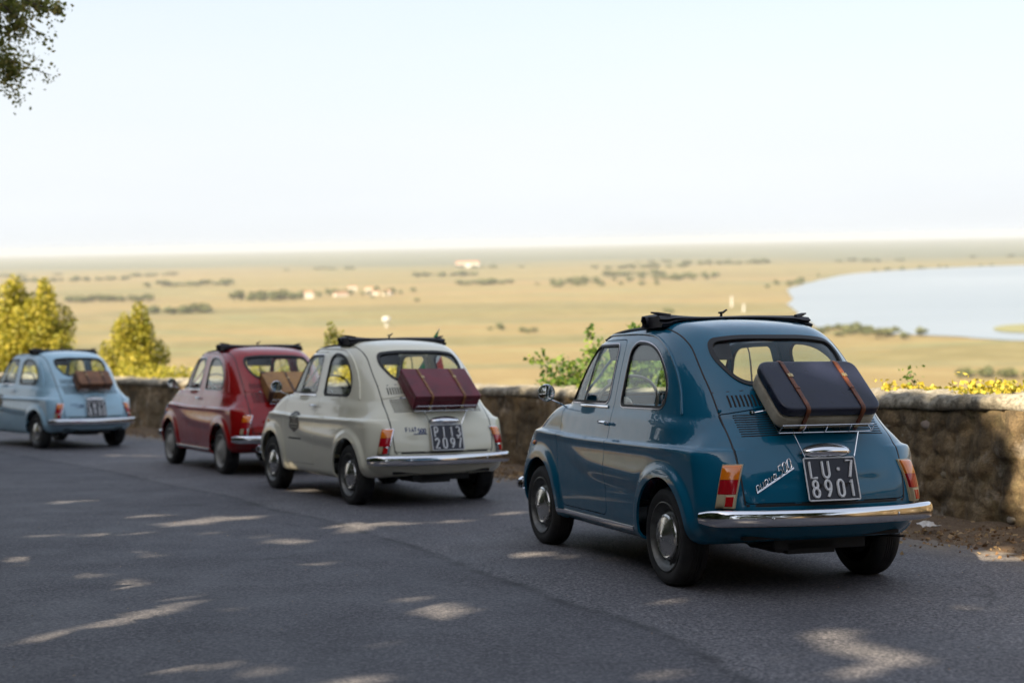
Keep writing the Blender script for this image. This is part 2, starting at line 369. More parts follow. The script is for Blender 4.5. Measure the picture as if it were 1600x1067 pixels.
def clip(M, s):
    """split a (V, N, T) mesh along s = 0: the part with s < 0 and the part with s > 0"""
    V, N, T = M; s = np.where(np.abs(s) < 1e-9, 1e-9, s); neg = s < 0
    cnt = neg[T].sum(1); res = []
    keep_in = T[cnt == 3]; keep_out = T[cnt == 0]; mixd = T[(cnt == 1) | (cnt == 2)]
    # rotate so that vertex 0 is the odd one out
    ng = neg[mixd]; odd = np.where(ng.sum(1) == 1, ng.argmax(1), (~ng).argmax(1))
    mixd = np.stack([mixd[np.arange(len(mixd)), (odd + k) % 3] for k in range(3)], 1) if len(mixd) else mixd
    E = np.concatenate([mixd[:, [0, 1]], mixd[:, [0, 2]]]); Es = np.sort(E, 1)
    u, inv = np.unique(Es, axis=0, return_inverse=True) if len(Es) else (Es, np.zeros(0, int)); inv = inv.ravel()
    t = (s[u[:, 0]] / (s[u[:, 0]] - s[u[:, 1]]))[:, None]
    V2 = np.concatenate([V, V[u[:, 0]] * (1 - t) + V[u[:, 1]] * t]); N2 = N[u[:, 0]] * (1 - t) + N[u[:, 1]] * t
    N2 = np.concatenate([N, N2 / (np.linalg.norm(N2, axis=1)[:, None] + 1e-12)])
    k = len(mixd); a = len(V) + inv[:k]; b = len(V) + inv[k:]
    tri = np.stack([mixd[:, 0], a, b], 1); q1 = np.stack([a, mixd[:, 1], mixd[:, 2]], 1); q2 = np.stack([a, mixd[:, 2], b], 1)
    o1 = neg[mixd[:, 0]] if k else np.zeros(0, bool)
    tin = np.concatenate([keep_in, tri[o1], q1[~o1], q2[~o1]]); tout = np.concatenate([keep_out, tri[~o1], q1[o1], q2[o1]])
    def comp(T):
        us, iv = np.unique(T, return_inverse=True); return V2[us], N2[us], iv.reshape(-1, 3)
    return comp(tin), comp(tout)
def thick(name, M, t, off=0.0, mirror=False):
    """give a skin a thickness t inwards (after moving it out by off); returns a mesh with clean normals"""
    V, N, T = M; e = np.concatenate([T[:, [0, 1]], T[:, [1, 2]], T[:, [2, 0]]]); es = np.sort(e, 1)
    _, first, c = np.unique(es, axis=0, return_index=True, return_counts=True); bd = e[first[c == 1]]
    O = V + N * off; I_ = O - N * t; n = len(V)
    VV = [O, I_]; NN = [N, -N]; FF = [T, T[:, ::-1] + n]
    if len(bd):
        m = len(bd); a, b = bd[:, 0], bd[:, 1]
        W4 = np.concatenate([O[a], O[b], I_[b], I_[a]]); fn = np.cross(O[b] - O[a], -N[a]); fn /= np.linalg.norm(fn, axis=1)[:, None] + 1e-12; fn = -fn
        r = np.arange(m); VV.append(W4); NN.append(np.concatenate([fn] * 4))
        q1 = np.stack([r + m, r, r + 2 * m], 1) + 2 * n; q2 = np.stack([r, r + 3 * m, r + 2 * m], 1) + 2 * n; FF += [q1, q2]
    return mesh_np(name, np.concatenate(VV), np.concatenate(FF).astype(np.int64), np.concatenate(NN))
def side_s(V, N, poly, ylim=.25):
    s = np.full(len(V), .5); m = (np.abs(V[:, 1]) > ylim) & (np.abs(N[:, 1]) > .18); pad = .03
    lo = poly.min(0) - .06; hi = poly.max(0) + .06; m &= (V[:, 0] > lo[0]) & (V[:, 0] < hi[0]) & (V[:, 2] > lo[1]) & (V[:, 2] < hi[1])
    s[m] = poly_sdf(V[m, 0], V[m, 2], poly); return s
def end_s(V, N, poly, rear=True):
    s = np.full(len(V), .5); m = (V[:, 0] < .35) if rear else (V[:, 0] > 1.0)
    lo = poly.min(0) - .06; hi = poly.max(0) + .06; m &= (V[:, 1] > lo[0]) & (V[:, 1] < hi[0]) & (V[:, 2] > lo[1]) & (V[:, 2] < hi[1])
    s[m] = poly_sdf(V[m, 1], V[m, 2], poly); return s
def drape(P, d, off=0.0, it=60):
    """march points along direction d until they meet the body; returns positions and normals"""
    P = np.array(P, float).reshape(-1, 3); d = np.asarray(d, float); d = d / np.linalg.norm(d)
    for _ in range(it):
        P = P + d * (SDF(*P.T) * .8)[:, None]
    g = GRAD(P); N = g / np.linalg.norm(g, axis=1)[:, None]
    return P + N * off, N
def ribbon(name, P, N, w, t, smooth=True):
    """flat strip of width w and thickness t along P lying on a surface with normals N"""
    P = np.asarray(P); T = np.gradient(P, axis=0); T /= np.linalg.norm(T, axis=1)[:, None] + 1e-12; S = np.cross(N, T); S /= np.linalg.norm(S, axis=1)[:, None] + 1e-12
    ring = [P - S * w / 2 - N * .004, P - S * w / 2 + N * t * .6, P - S * w * .25 + N * t, P + S * w * .25 + N * t, P + S * w / 2 + N * t * .6, P + S * w / 2 - N * .004]
    k = 6; n = len(P); V = np.stack(ring, 1).reshape(-1, 3)
    F = [(i * k + a, i * k + a + 1, (i + 1) * k + a + 1, (i + 1) * k + a) for i in range(n - 1) for a in range(k - 1)]
    F += [tuple(range(k))[::-1], tuple((n - 1) * k + a for a in range(k))]
    return V, F

# outlines
DOOR = round_poly([(.755, 1.262), (.755, .287), (1.47, .287), (1.505, .45), (1.535, .72), (1.535, .86), (1.505, .95), (1.42, 1.085), (1.335, 1.20), (1.24, 1.262)], [.05, .06, .05, .1, .1, .03, .05, .1, .1, .06])
DWIN = round_poly([(.842, 1.236), (.842, .908), (1.475, .908), (1.40, 1.05), (1.315, 1.17), (1.22, 1.236)], [.04, .05, .02, .05, .1, .08])
QWIN = round_poly([(.668, .893), (.105, .893), (.098, 1.0), (.17, 1.10), (.30, 1.195), (.45, 1.236), (.60, 1.243), (.668, 1.20)], [.045, .06, .08, .1, .12, .1, .05, .05])
RWIN = round_poly([(-.30, 1.015), (.30, 1.015), (.365, 1.15), (.345, 1.235), (.2, 1.253), (-.2, 1.253), (-.345, 1.235), (-.365, 1.15)], [.08, .08, .09, .10, .1, .1, .10, .09], 8)
LID = round_poly([(-.437, .452), (.437, .452), (.447, .66), (.440, .866), (.25, .899), (0, .908), (-.25, .899), (-.440, .866), (-.447, .66)], [.03, .03, .1, .01, .1, .1, .1, .01, .1])
WSCR = round_poly([(-.485, .94), (.485, .94), (.44, 1.25), (-.44, 1.25)], [.07, .07, .10, .10])
def build_body_meshes():
    M = surface_nets(); surf0 = M; out = {}
    # sunroof opening
    s = np.where(M[0][:, 2] > 1.15, poly_sdf(M[0][:, 0], M[0][:, 1], round_poly([(.50, -.415), (1.16, -.40), (1.16, .40), (.50, .415)], .05)), .5)
    _, M = clip(M, s)
    for name, c in (('r', RA), ('f', RF)):
        V, N, T = M; s = np.sqrt((V[:, 0] - c[0]) ** 2 + (V[:, 2] - c[1]) ** 2) - c[2]
        s = np.maximum(s, .37 - np.abs(V[:, 1])); _, M = clip(M, s)
    def ring(M, sf, w_out, w_in):
        gl, rest = clip(M, sf(M[0], M[1]) + w_in)
        return gl, rest
    for nm, sf in (('quarter', lambda V, N: side_s(V, N, QWIN)), ('rear', lambda V, N: end_s(V, N, RWIN)), ('screen', lambda V, N: end_s(V, N, WSCR, False))):
        wo_ = .003 if nm == 'quarter' else .010
        seal, _ = clip(M, sf(M[0], M[1]) - wo_); _, seal = clip(seal, sf(seal[0], seal[1]) + .010)
        if nm == 'quarter': tr, _ = clip(M, sf(M[0], M[1]) - .0095); _, tr = clip(tr, sf(tr[0], tr[1]) - .003); out['quarter_trim'] = tr
        gl, M = clip(M, sf(M[0], M[1])); out[nm] = gl; out[nm + '_seal'] = seal
    door, M = clip(M, side_s(M[0], M[1], DOOR)); _, M = clip(M, side_s(M[0], M[1], DOOR) - .0025); door, _ = clip(door, side_s(door[0], door[1], DOOR) + .0025)
    sf = lambda V, N: side_s(V, N, DWIN)
    seal, _ = clip(door, sf(door[0], door[1]) - .003); _, seal = clip(seal, sf(seal[0], seal[1]) + .009)
    tr, _ = clip(door, sf(door[0], door[1]) - .0095); _, tr = clip(tr, sf(tr[0], tr[1]) - .003); out['doortrim'] = tr
    gl, door = clip(door, sf(door[0], door[1])); out['doorglass'] = gl; out['doorseal'] = seal; out['door'] = door
    s = end_s(M[0], M[1], LID); lid, _ = clip(M, s + .0025); _, M = clip(M, s - .0025); out['lid'] = lid
    s = np.where((M[0][:, 0] > 1.66) & (M[0][:, 2] > .5), poly_sdf(M[0][:, 0], M[0][:, 1], round_poly([(1.70, -.47), (2.6, -.36), (2.6, .36), (1.70, .47)], .08)), .5)
    bon, _ = clip(M, s + .0025); _, M = clip(M, s - .0025); out['bonnet'] = bon; out['body'] = M
    R = {}
    R['body'] = thick('body', out['body'], .014); R['engine_lid'] = thick('engine_lid', out['lid'], .012); R['bonnet'] = thick('bonnet', out['bonnet'], .012)
    s = end_s(M[0], M[1], LID * 1.0) ; backing, _ = clip(surf0, end_s(surf0[0], surf0[1], LID) - .03); R['lid_backing'] = thick('lid_backing', backing, .004, -.02)  # dark sheet added behind the lid, blocks light leaking through its gap
    R['rear_window'] = thick('rear_window', out['rear'], .004, -.004); R['windscreen'] = thick('windscreen', out['screen'], .004, -.004)
    R['rear_seal'] = thick('rear_seal', out['rear_seal'], .018, .006); R['screen_seal'] = thick('screen_seal', out['screen_seal'], .018, .006)
    for sd_, sg in (('L', 1), ('R', -1)):
        for a, b, t, off in (('door', 'door', .03, 0), ('doorglass', 'doorglass', .004, -.008), ('doorseal', 'doorseal', .012, .003), ('quarter', 'quarter', .004, -.005), ('quarter_seal', 'quarter_seal', .014, .004), ('quarter_trim', 'quarter_trim', .008, .003), ('doortrim', 'doortrim', .008, .003)):
            m, _ = clip(out[b], -sg * out[b][0][:, 1]); R[a + sd_] = thick(a, m, t, off)
    return R
BODY = build_body_meshes()
# ------------------------------------------------------------ stroke lettering
def arc(cx, cy, rx, ry, a0, a1, n=10): t = np.radians(np.linspace(a0, a1, n)); return [(cx + rx * math.cos(q), cy + ry * math.sin(q)) for q in t]
GLY = {  # unit box: width .55, height 1
 'L': [[(0, 1), (0, 0), (.5, 0)]], 'U': [[(0, 1)] + arc(.26, .26, .26, .26, 180, 360) + [(.52, 1)]], '7': [[(0, 1), (.52, 1), (.2, 0)]],
 '8': [arc(.26, .75, .2, .23, 0, 360, 20), arc(.26, .27, .26, .27, 0, 360, 22)], '9': [arc(.26, .70, .24, .28, 0, 360, 20), [(.5, .7)] + [(.46, .45), (.32, .2), (.16, 0)]],
 '0': [arc(.26, .72, .24, .27, 0, 180, 10) + arc(.26, .27, .24, .27, 180, 360, 10) + [(.5, .72)]], '1': [[(.13, .82), (.28, 1), (.28, 0)]], 'I': [[(.25, 1), (.25, 0)]],
 'P': [[(.05, 0), (.05, 1), (.28, 1)] + arc(.28, .74, .22, .26, 90, -90) + [(.05, .48)]], '3': [arc(.22, .75, .24, .23, 150, -80, 14) + arc(.22, .27, .28, .26, 80, -150, 16)],
 '2': [arc(.26, .74, .24, .25, 170, -20, 12) + [(.02, 0), (.52, 0)]], 'C': [arc(.27, .5, .26, .5, 55, 305, 20)], 'N': [[(0, 0), (0, 1), (.5, 0), (.5, 1)]], '5': [[(.48, 1), (.08, 1), (.04, .58)] + arc(.25, .3, .25, .3, 120, -150, 14)],
 '6': [arc(.26, .28, .24, .28, 0, 360, 20), [(.02, .28), (.08, .6), (.36, 1)]], '.': [arc(.26, .5, .045, .045, 0, 360, 8)],
 'n': [[(0, 0), (0, .6)], [(0, .42)] + arc(.2, .4, .2, .2, 180, 0, 8) + [(.4, 0)]], 'u': [[(0, .6)] + arc(.2, .2, .2, .2, 180, 360, 8) + [(.4, .6)], [(.4, .2), (.4, 0)]],
 'o': [arc(.22, .3, .22, .3, 0, 360, 16)], 'v': [[(0, .6), (.2, 0), (.42, .6)]], 'a': [arc(.2, .3, .2, .3, 0, 360, 16), [(.4, .6), (.4, 0)]],
 'F': [[(0, 0), (0, 1), (.48, 1)], [(0, .52), (.4, .52)]], 'A': [[(0, 0), (.26, 1), (.52, 0)], [(.1, .35), (.42, .35)]], 'T': [[(0, 1), (.54, 1)], [(.27, 1), (.27, 0)]], ' ': [],
}
def strokes(text, x0, y0, h, adv, w=1.0, slant=0.0):
    out = []; x = x0
    for ch in text:
        for st in GLY[ch]: out.append([(x + (p[0] * w + slant * p[1]) * h, y0 + p[1] * h) for p in st])
        x += adv
    return out

# ------------------------------------------------------------ parts shared by all the cars
def make_wheel_meshes():
    t = MB(); W2 = .064
    prof = [(.172, -W2 * .75), (.178, -W2), (.205, -W2 - .008), (.232, -W2 - .002), (.2455, -W2 * .80), (.2495, -W2 * .5)]
    for k in range(5):
        a = -W2 * .5 + W2 * (k / 5); prof += [(.2500, a + .002), (.2500, a + .0098), (.2455, a + .0108), (.2455, a + .0124)] if k < 5 else []
    prof += [(.2495, W2 * .5), (.2455, W2 * .80), (.232, W2 + .002), (.205, W2 + .008), (.178, W2), (.172, W2 * .75), (.166, 0), (.172, -W2 * .75)]
    t.lathe(prof, 56); tyre = t.mesh('tyre', sharp=40)
    r = MB(); r.lathe([(.160, .030), (.172, .052), (.1755, .062), (.1770, .068), (.1715, .070), (.166, .060), (.160, .048), (.150, .040), (.134, .030), (.126, .040), (.112, .046), (.06, .046), (.0, .046)], 56)
    for k in range(12):
        a = k * math.pi / 6; c = (.141 * math.cos(a), .0345, .141 * math.sin(a)); r.box(c, (.014, .004, .014))
    rim = r.mesh('rim', sharp=40)
    h = MB(); h.lathe([(.112, .044), (.116, .052), (.113, .060), (.104, .066), (.098, .064), (.075, .070), (.045, .079), (.020, .086), (.0105, .0885), (.0085, .093), (.0, .094)], 48); cap = h.mesh('hubcap', sharp=30)
    d = MB(); d.lathe([(.0, -.05), (.13, -.05), (.13, .0), (.0, .0)], 24); drum = d.mesh('brake_drum')
    return tyre, rim, cap, drum
WHEEL = make_wheel_meshes()
def bumper_mesh(front=False):
    ys = np.concatenate([np.linspace(-.628, -.56, 9), np.linspace(-.52, .52, 31), np.linspace(.56, .628, 9)]); prof = [(-.010, .040), (.006, .041), (.016, .036), (.021, .022), (.0225, .0), (.021, -.022), (.016, -.034), (.004, -.040), (-.012, -.039), (.008, -.030), (.014, 0), (.006, .032)]
    V = []; k = len(prof)
    for y in ys:
        e = np.clip((abs(y) - .54) / .09, 0, 1)
        x = -.645 + .34 * y * y + .07 * e ** 2.2; tx, ty = 1.0, (.68 * y + (.07 * 2.2 * e ** 1.2 / .09 * np.sign(y) if e > 0 else 0)); L = math.hypot(1, ty); nx, ny = -1 / L, ty / L
        sc = 1 - .35 * max(0, (abs(y) - .58) / .048) ** 2
        for (d, z) in prof: V.append((x + nx * d, y + ny * d, .386 + .022 * (1 - (y / .6) ** 2) * .0 + z * sc))
    V = np.array(V)
    if front: V[:, 0] = 1.80 - V[:, 0] * 1.0 - .02; V[:, 2] -= .03
    F = [(i * k + a, i * k + (a + 1) % k, (i + 1) * k + (a + 1) % k, (i + 1) * k + a) for i in range(len(ys) - 1) for a in range(k)]
    F += [tuple(range(k)), tuple((len(ys) - 1) * k + a for a in range(k))]
    m = MB(); m.add(V, F); return m.mesh('bumper', sharp=50)
def bulge(C, across, up, w, h, d, hf, nu=10, nv=16, off=0.0, u0=-1, u1=1, v0=-1, v1=1):
    """patch drawn over the body around C, raised by hf(u, v)"""
    C, across, up, d = [np.asarray(q, float) for q in (C, across, up, d)]
    us = np.linspace(u0, u1, nu); vs = np.linspace(v0, v1, nv); U_, V_ = np.meshgrid(us, vs, indexing='ij')
    P = C - d * .12 + U_.ravel()[:, None] * w / 2 * across + V_.ravel()[:, None] * h / 2 * up
    P, N = drape(P, d); e = -d / np.linalg.norm(d)
    O = P + e * (hf(U_.ravel(), V_.ravel()) + off)[:, None]; base = P - e * .006
    idx = np.arange(nu * nv).reshape(nu, nv); V = np.concatenate([O, base])
    F = [(idx[i, j], idx[i + 1, j], idx[i + 1, j + 1], idx[i, j + 1]) for i in range(nu - 1) for j in range(nv - 1)]
    b = list(idx[:, 0]) + list(idx[-1, 1:]) + list(idx[-2::-1, -1]) + list(idx[0, -2:0:-1]); n = nu * nv
    F += [(b[i], b[i] + n, b[(i + 1) % len(b)] + n, b[(i + 1) % len(b)]) for i in range(len(b))]
    return V, [tuple(int(q) for q in f) for f in F]
def sq(u, p=6): return (1 - np.clip(np.abs(u), 0, 1) ** p) ** (1 / 2)
def light_meshes(sg):
    C = np.array([-.470, sg * .487, .535]); d = np.array([.78, -sg * .62, 0.05]); a = np.array([.62, sg * .78, 0]); up = np.array([-.22, -sg * .02, 1.0]); up /= np.linalg.norm(up); out = {}
    hf = lambda u, v: .012 + .016 * sq(u, 5) * sq(v, 8)
    h = .206
    specs = [('light_frame', -1.0, 1.0, -1.0, 1.0, lambda u, v: .010 + 0 * u, 0), ('orange_lens', -.90, .90, .34, .965, hf, .001), ('red_lens', -.90, .90, -.33, .33, hf, .001), ('side_lens', .12, .90, -.96, -.34, hf, .0)]
    for nm, u0, u1, v0, v1, f, off in specs:
        V, F = bulge(C, a, up, .096, h, d, f, 10, 12, off, u0, u1, v0, v1); m = MB(); m.add(V, F); out[nm] = m.mesh(nm, sharp=50)
    V, F = bulge(C, a, up, .096, h, d, lambda u, v: .028 + .004 * sq((u + .42) / .5) * sq((v + .66) / .33), 8, 10, 0, -.92, .10, -.98, -.35); m = MB(); m.add(V, F); out['reflector_frame'] = m.mesh('reflector_frame', sharp=50)
    V, F = bulge(C, a, up, .096, h, d, lambda u, v: .0345 + 0 * u, 6, 8, 0, -.80, -.02, -.88, -.44); m = MB(); m.add(V, F); out['reflector'] = m.mesh('reflector', sharp=50)
    return out
def seam(points, d, w, t, name, off=0.0, n=6):
    P = catmull(points, n); P, N = drape(P - np.asarray(d) * .15, d); V, F = ribbon(name, P + N * off, N, w, t); m = MB(); m.add(V, F); return m.mesh(name, sharp=60)
def multi(parts, name, sharp=50):
    m = MB()
    for V, F in parts: m.add(V, F)
    return m.mesh(name, sharp=sharp)
def seam_vf(points, d, w, t, off=0.0, n=6, dr=.15):
    P = catmull(points, n) if n > 1 else np.asarray(points, float); d = np.asarray(d, float); P, N = drape(P - d / np.linalg.norm(d) * dr, d); return ribbon('', P + N * off, N, w, t)
SH = {}
def build_shared():
    S = SH
    S['bumper'] = bumper_mesh(); S['front_bumper'] = bumper_mesh(True)
    S['L'] = light_meshes(1); S['R'] = light_meshes(-1)
    for sg, k in ((1, 'L'), (-1, 'R')):
        pts = [(.47, .428, 1.33), (.303, .429, 1.302), (.122, .427, 1.246), (.045, .427, 1.205), (-.02, .432, 1.145), (-.09, .436, 1.076), (-.19, .437, .98), (-.30, .443, .865), (-.40, .449, .77), (-.46, .449, .68), (-.50, .446, .60), (-.53, .442, .50), (-.535, .437, .455)]
        S['seam' + k] = multi([seam_vf([(x, sg * y, z) for x, y, z in pts], (.55, -sg * .25, -.75), .0085, .0012)], 'body_seam')
        S['gutter' + k] = multi([seam_vf([(x, sg * .6, z) for x, z in [(1.548, .89), (1.515, .965), (1.44, 1.09), (1.36, 1.20), (1.27, 1.268), (1.10, 1.288), (.80, 1.290), (.55, 1.284), (.36, 1.262), (.20, 1.20), (.08, 1.11), (-.01, 1.0), (-.06, .90), (-.075, .865)]], (0, -sg, 0), .013, .009)], 'rain_gutter')
        S['handle' + k] = None
        m = MB(); P, N = drape([(.865, sg * .8, .797), (.755, sg * .8, .794)], (0, -sg, 0)); n = N[0]
        m.tube([P[0] + n * .0, P[0] + n * .012, P[0] + n * .024 + (P[1] - P[0]) * .06, P[0] * .5 + P[1] * .5 + n * .030, P[1] + n * .026, P[1] + n * .020], [.010, .010, .010, .009, .011, .006], 10)
        m.lathe([(.0, 0), (.013, 0), (.013, .012), (.009, .018), (0, .018)], 14, 'y' , P[0] * .35 + P[1] * .65 + np.array([0, 0.0, 0])) if sg > 0 else None
        S['handle' + k] = m.mesh('door_handle')
        m = MB(); B = drape([(1.545, sg * .8, .885)], (0, -sg, 0))[0][0]; C = np.array([1.53, sg * .690, .958])
        m.tube(catmull([B, B + (0, sg * .03, -.012), B + (-.01, sg * .07, .005), C + (0.012, 0, -.03)], 5), .0045, 8)
        ax = np.array([-.93, sg * .10, .02]); ax /= np.linalg.norm(ax); Rm = Vector(ax).to_track_quat('X', 'Z').to_matrix()
        mm = MB(); mm.lathe([(0, -.016), (.03, -.013), (.048, -.004), (.0535, .004), (.0535, .010), (.049, .011), (.049, .006)], 28, 'x'); V = np.concatenate(mm.V) @ np.array(Rm).T + C; m.add(V, mm.F); S['mirror' + k] = m.mesh('wing_mirror')
        mm = MB(); mm.lathe([(0, .0075), (.03, .0072), (.049, .006)], 28, 'x'); V = np.concatenate(mm.V) @ np.array(Rm).T + C; m = MB(); m.add(V, mm.F); S['mirrorglass' + k] = m.mesh('mirror_glass')
        # vent-window divider, sill strip
        m = MB(); a, b = (1.235, .905), (1.135, 1.238); P, N = drape([(a[0] * (1 - t) + b[0] * t, sg * .7, a[1] * (1 - t) + b[1] * t) for t in np.linspace(0, 1, 8)], (0, -sg, 0)); m.tube(P - N * .004, .0055, 8); S['divider' + k] = m.mesh('vent_window_bar')
        S['sill' + k] = multi([seam_vf([(x, sg * .7, .248) for x in np.linspace(1.53, .40, 14)], (0, -sg, 0), .026, .007, n=1)], 'sill_moulding')
        m = MB(); P, N = drape([(x, sg * .7, z) for x, z in [(1.50, .893), (1.2, .886), (.83, .884)]], (0, -sg, 0)); V, F = ribbon('', P, N, .016, .007); m.add(V, F); S['waist' + k] = m.mesh('window_ledge')
        # headlamp, indicator
        C = np.array([2.19, sg * .43, .60]); P, N = drape([C + (.4, 0, 0)], (-1, 0, 0)); m = MB(); m.lathe([(0, .03), (.04, .028), (.07, .018), (.083, .006), (.088, .0), (.088, -.03)], 28, 'x', P[0]); S['head' + k] = m.mesh('headlamp')
        P, N = drape([(2.2, sg * .50, .50)], (-1, 0, 0)); m = MB(); m.lathe([(0, .018), (.018, .014), (.024, 0), (.024, -.01)], 16, 'x', P[0]); S['ind' + k] = m.mesh('front_indicator')
        P, N = drape([(1.93, sg * .8, .64)], (0, -sg, 0)); m = MB(); m.lathe([(0, sg * .014), (.012, sg * .011), (.016, 0), (.016, -sg * .01)], 14, 'y', P[0]); S['rep' + k] = m.mesh('side_repeater')
    # louvres under and beside the lid top
    parts = []
    for sg in (1, -1):
        for i in range(12):
            y = sg * (.378 - i * .0190)
            zt, zb = .958 + .016 * (1 - abs(y) / .4), .902 + .018 * (1 - abs(y) / .4); parts.append(seam_vf([(-.5, y, zt), (-.5, y, (zt + zb) / 2), (-.5, y + sg * .002, zb)], (1, 0, 0), .0095, .0016, n=2))
    S['vent_slots'] = multi(parts, 'vent_slots'); parts = []
    for sg in (1, -1):
        for i in range(10):
            z = .862 - i * .0108; parts.append(seam_vf([(-.8, sg * y, z + .012 * (1 - y / .4)) for y in np.linspace(.388 + (i % 2) * .003, .09, 7)], (1, 0, 0), .0062, .0018, n=1))
    S['lid_louvres'] = multi(parts, 'lid_louvres')
    S['vent_seam'] = multi([seam_vf([(-.5, y, .973 + .025 * (1 - (abs(y) / .43) ** 1.5)) for y in np.linspace(-.43, .43, 15)], (1, 0, 0), .005, .0008, n=1),
                            seam_vf([(-.8, y, .443) for y in np.linspace(-.43, .43, 15)], (1, 0, 0), .012, .001, n=1)], 'panel_gap')
    m = MB()
    for y in (-.43, .43):
        P, N = drape([(-.6, y, .885)], (1, 0, 0)); m.lathe([(0, .008), (.008, .006), (.010, 0), (.010, -.006)], 12, 'z', P[0])
    for y in (-.17, .17): m.box((-.555, y, .447), (.02, .034, .012))
    S['lid_fittings'] = m.mesh('lid_hinge')
    # number plate, lamp
    tl, bl = np.array([-.556, 0, .660]), np.array([-.612, 0, .462]); upv = tl - bl; H = np.linalg.norm(upv); upv /= H; nv = np.array([-upv[2], 0, upv[0]]); S['plate'] = (bl, upv, nv, H)
    m = MB(); Rm = Matrix(((0, upv[0], nv[0]), (-1, 0, 0), (0, upv[2], nv[2]))); M4 = Rm.to_4x4(); M4.translation = Vector(bl); S['plateM'] = M4
    W2 = .139
    m.prism(round_poly([(-W2, 0), (W2, 0), (W2, H), (-W2, H)], .006, 3), -.004, .0, M4); S['plate_back'] = m.mesh('plate', bevel=0)
    m = MB(); fr = round_poly([(-W2, 0), (W2, 0), (W2, H), (-W2, H)], .008, 4); P = np.array([(x, y, .001) for x, y in fr]); P = P @ np.array(M4)[:3, :3].T + bl; m.tube(P, .0038, 6, True); S['plate_frame'] = m.mesh('plate_frame')
    m = MB()
    for y in (-.07, .07): m.box((-.56, y, .53), (.07, .02, .02))
    S['bracket'] = m.mesh('plate_bracket')
    m = MB(); nu, nvv = 28, 14; V = [(-.528 - .050 * math.sin(v) * abs(math.sin(u)) ** 1.0 * 1.0, .132 * math.cos(u), .692 + .038 * math.cos(v) * abs(math.sin(u)) ** .8 - .010 * (1 - math.sin(u))) for u in np.linspace(0, math.pi, nu) for v in np.linspace(0, math.pi, nvv)]
    m.add(V, [(i * nvv + j, (i + 1) * nvv + j, (i + 1) * nvv + j + 1, i * nvv + j + 1) for i in range(nu - 1) for j in range(nvv - 1)])
    m.tube([(-.530 - .012 * math.sin(u), .137 * math.cos(u), .680 + .046 * math.sin(u) * math.cos(0)) for u in np.linspace(0, math.pi, 20)], .004, 6)
    S['plate_lamp'] = m.mesh('plate_lamp', sharp=60)
    # luggage rack is built per case; folded roof
    ys = np.linspace(-.455, .455, 41); rg = drape(np.stack([np.full(41, .44), ys, np.full(41, 1.7)], 1), (0, 0, -1))[0][:, 2]; m = MB(); V = []
    topz = 1.381
    rn = np.random.default_rng(3)
    for i, y in enumerate(ys):
        a = abs(y) / .455; zb = min(rg[i], rg[20]) - .004; zb = max(zb, rg[20] - .05); tz = topz + .012 * a ** 3 - .004 * math.sin(y * 9) ; g = tz - zb; w = .018 * math.sin(5 * y + 1); e = 1 - .25 * max(0, (a - .93) / .07)
        sec = [(.355, zb), (.350 - .01 * a, zb + .25 * g), (.385, zb + .42 * g), (.360, zb + .55 * g), (.392 + w * .3, zb + .80 * g), (.43, zb + (1.0) * g * e), (.50, zb + .97 * g * e + .004), (.56, zb + 1.03 * g * e), (.615 + w * .3, zb + .86 * g), (.63, zb + .5 * g), (.60, zb + .33 * g), (.625, zb + .12 * g), (.61, zb - .004)]
        V += [(x, y, z) for x, z in sec]
    k = 13; F = [(i * k + q, i * k + (q + 1) % k, (i + 1) * k + (q + 1) % k, (i + 1) * k + q) for i in range(40) for q in range(k)]; F += [tuple(range(k)), tuple(40 * k + q for q in range(k))]
    m.add(V, F)
    for sg in (1, -1):   # open end of the roll and the flared corner
        th = np.linspace(0, 2 * math.pi, 15)[:-1]; m.lathe([(.030, sg * .02), (.032, 0), (.022, -sg * .004), (.018, -sg * .03)], 14, 'y', (.545, sg * .452, rg[1] + .040)); m.tube([(.40, sg * .38, 1.380), (.43, sg * .44, 1.393), (.45, sg * .475, 1.400)], [.012, .010, .004], 6)
    S['roof_roll'] = m.mesh('folded_canvas', sharp=45)
    m = MB()
    P = [(.56, .0, 1.38), (.55, .0, 1.396), (.545, .006, 1.406)]; m.tube(P, .008, 6); m.tube([(.545, .02, 1.405), (.545, -.008, 1.407), (.54, -.022, 1.419), (.54, -.03, 1.422)], [.006, .007, .006, .004], 6); S['latch'] = m.mesh('roof_latch')
    parts = []
    for sg in (1, -1): parts.append(seam_vf([(x, sg * .425, 1.5) for x in np.linspace(.60, 1.19, 12)], (0, 0, -1), .018, .009, n=1))
    parts.append(seam_vf([(1.19, y, 1.5) for y in np.linspace(-.43, .43, 14)], (0, 0, -1), .02, .010, n=1)); S['roof_channel'] = multi(parts, 'roof_channel')
    # inside
    m = MB()
    for sg in (1, -1):
        c = np.array([.66, sg * .27, .44]); m.box(c, (.46, .42, .14)); m.box(c + (-.30, 0, .25), (.13, .42, .44), Matrix.Rotation(R_(-16), 3, 'Y')); S.setdefault('seat', None)
    S['seat'] = None
    def seat():
        m = MB(); m.box((.68, 0, .44), (.46, .40, .13)); m.box((.40, 0, .70), (.11, .40, .50), Matrix.Rotation(R_(-15), 3, 'Y'), .92); return m.mesh('seat', bevel=.05, seg=4)
    S['seat'] = seat()
    m = MB(); m.box((.04, 0, .52), (.40, .90, .12)); m.box((-.13, 0, .72), (.10, .74, .34), Matrix.Rotation(R_(-22), 3, 'Y')); S['bench'] = m.mesh('rear_bench', bevel=.035, seg=3)
    m = MB(); m.prism(round_poly([(1.40, .66), (1.62, .66), (1.62, .86), (1.50, .885), (1.41, .865), (1.385, .80)], [.01, .01, .02, .03, .02, .02], 4), -.50, .50, Matrix(((1, 0, 0, 0), (0, 0, 1, 0), (0, 1, 0, 0), (0, 0, 0, 1)))); S['dash'] = m.mesh('dashboard')
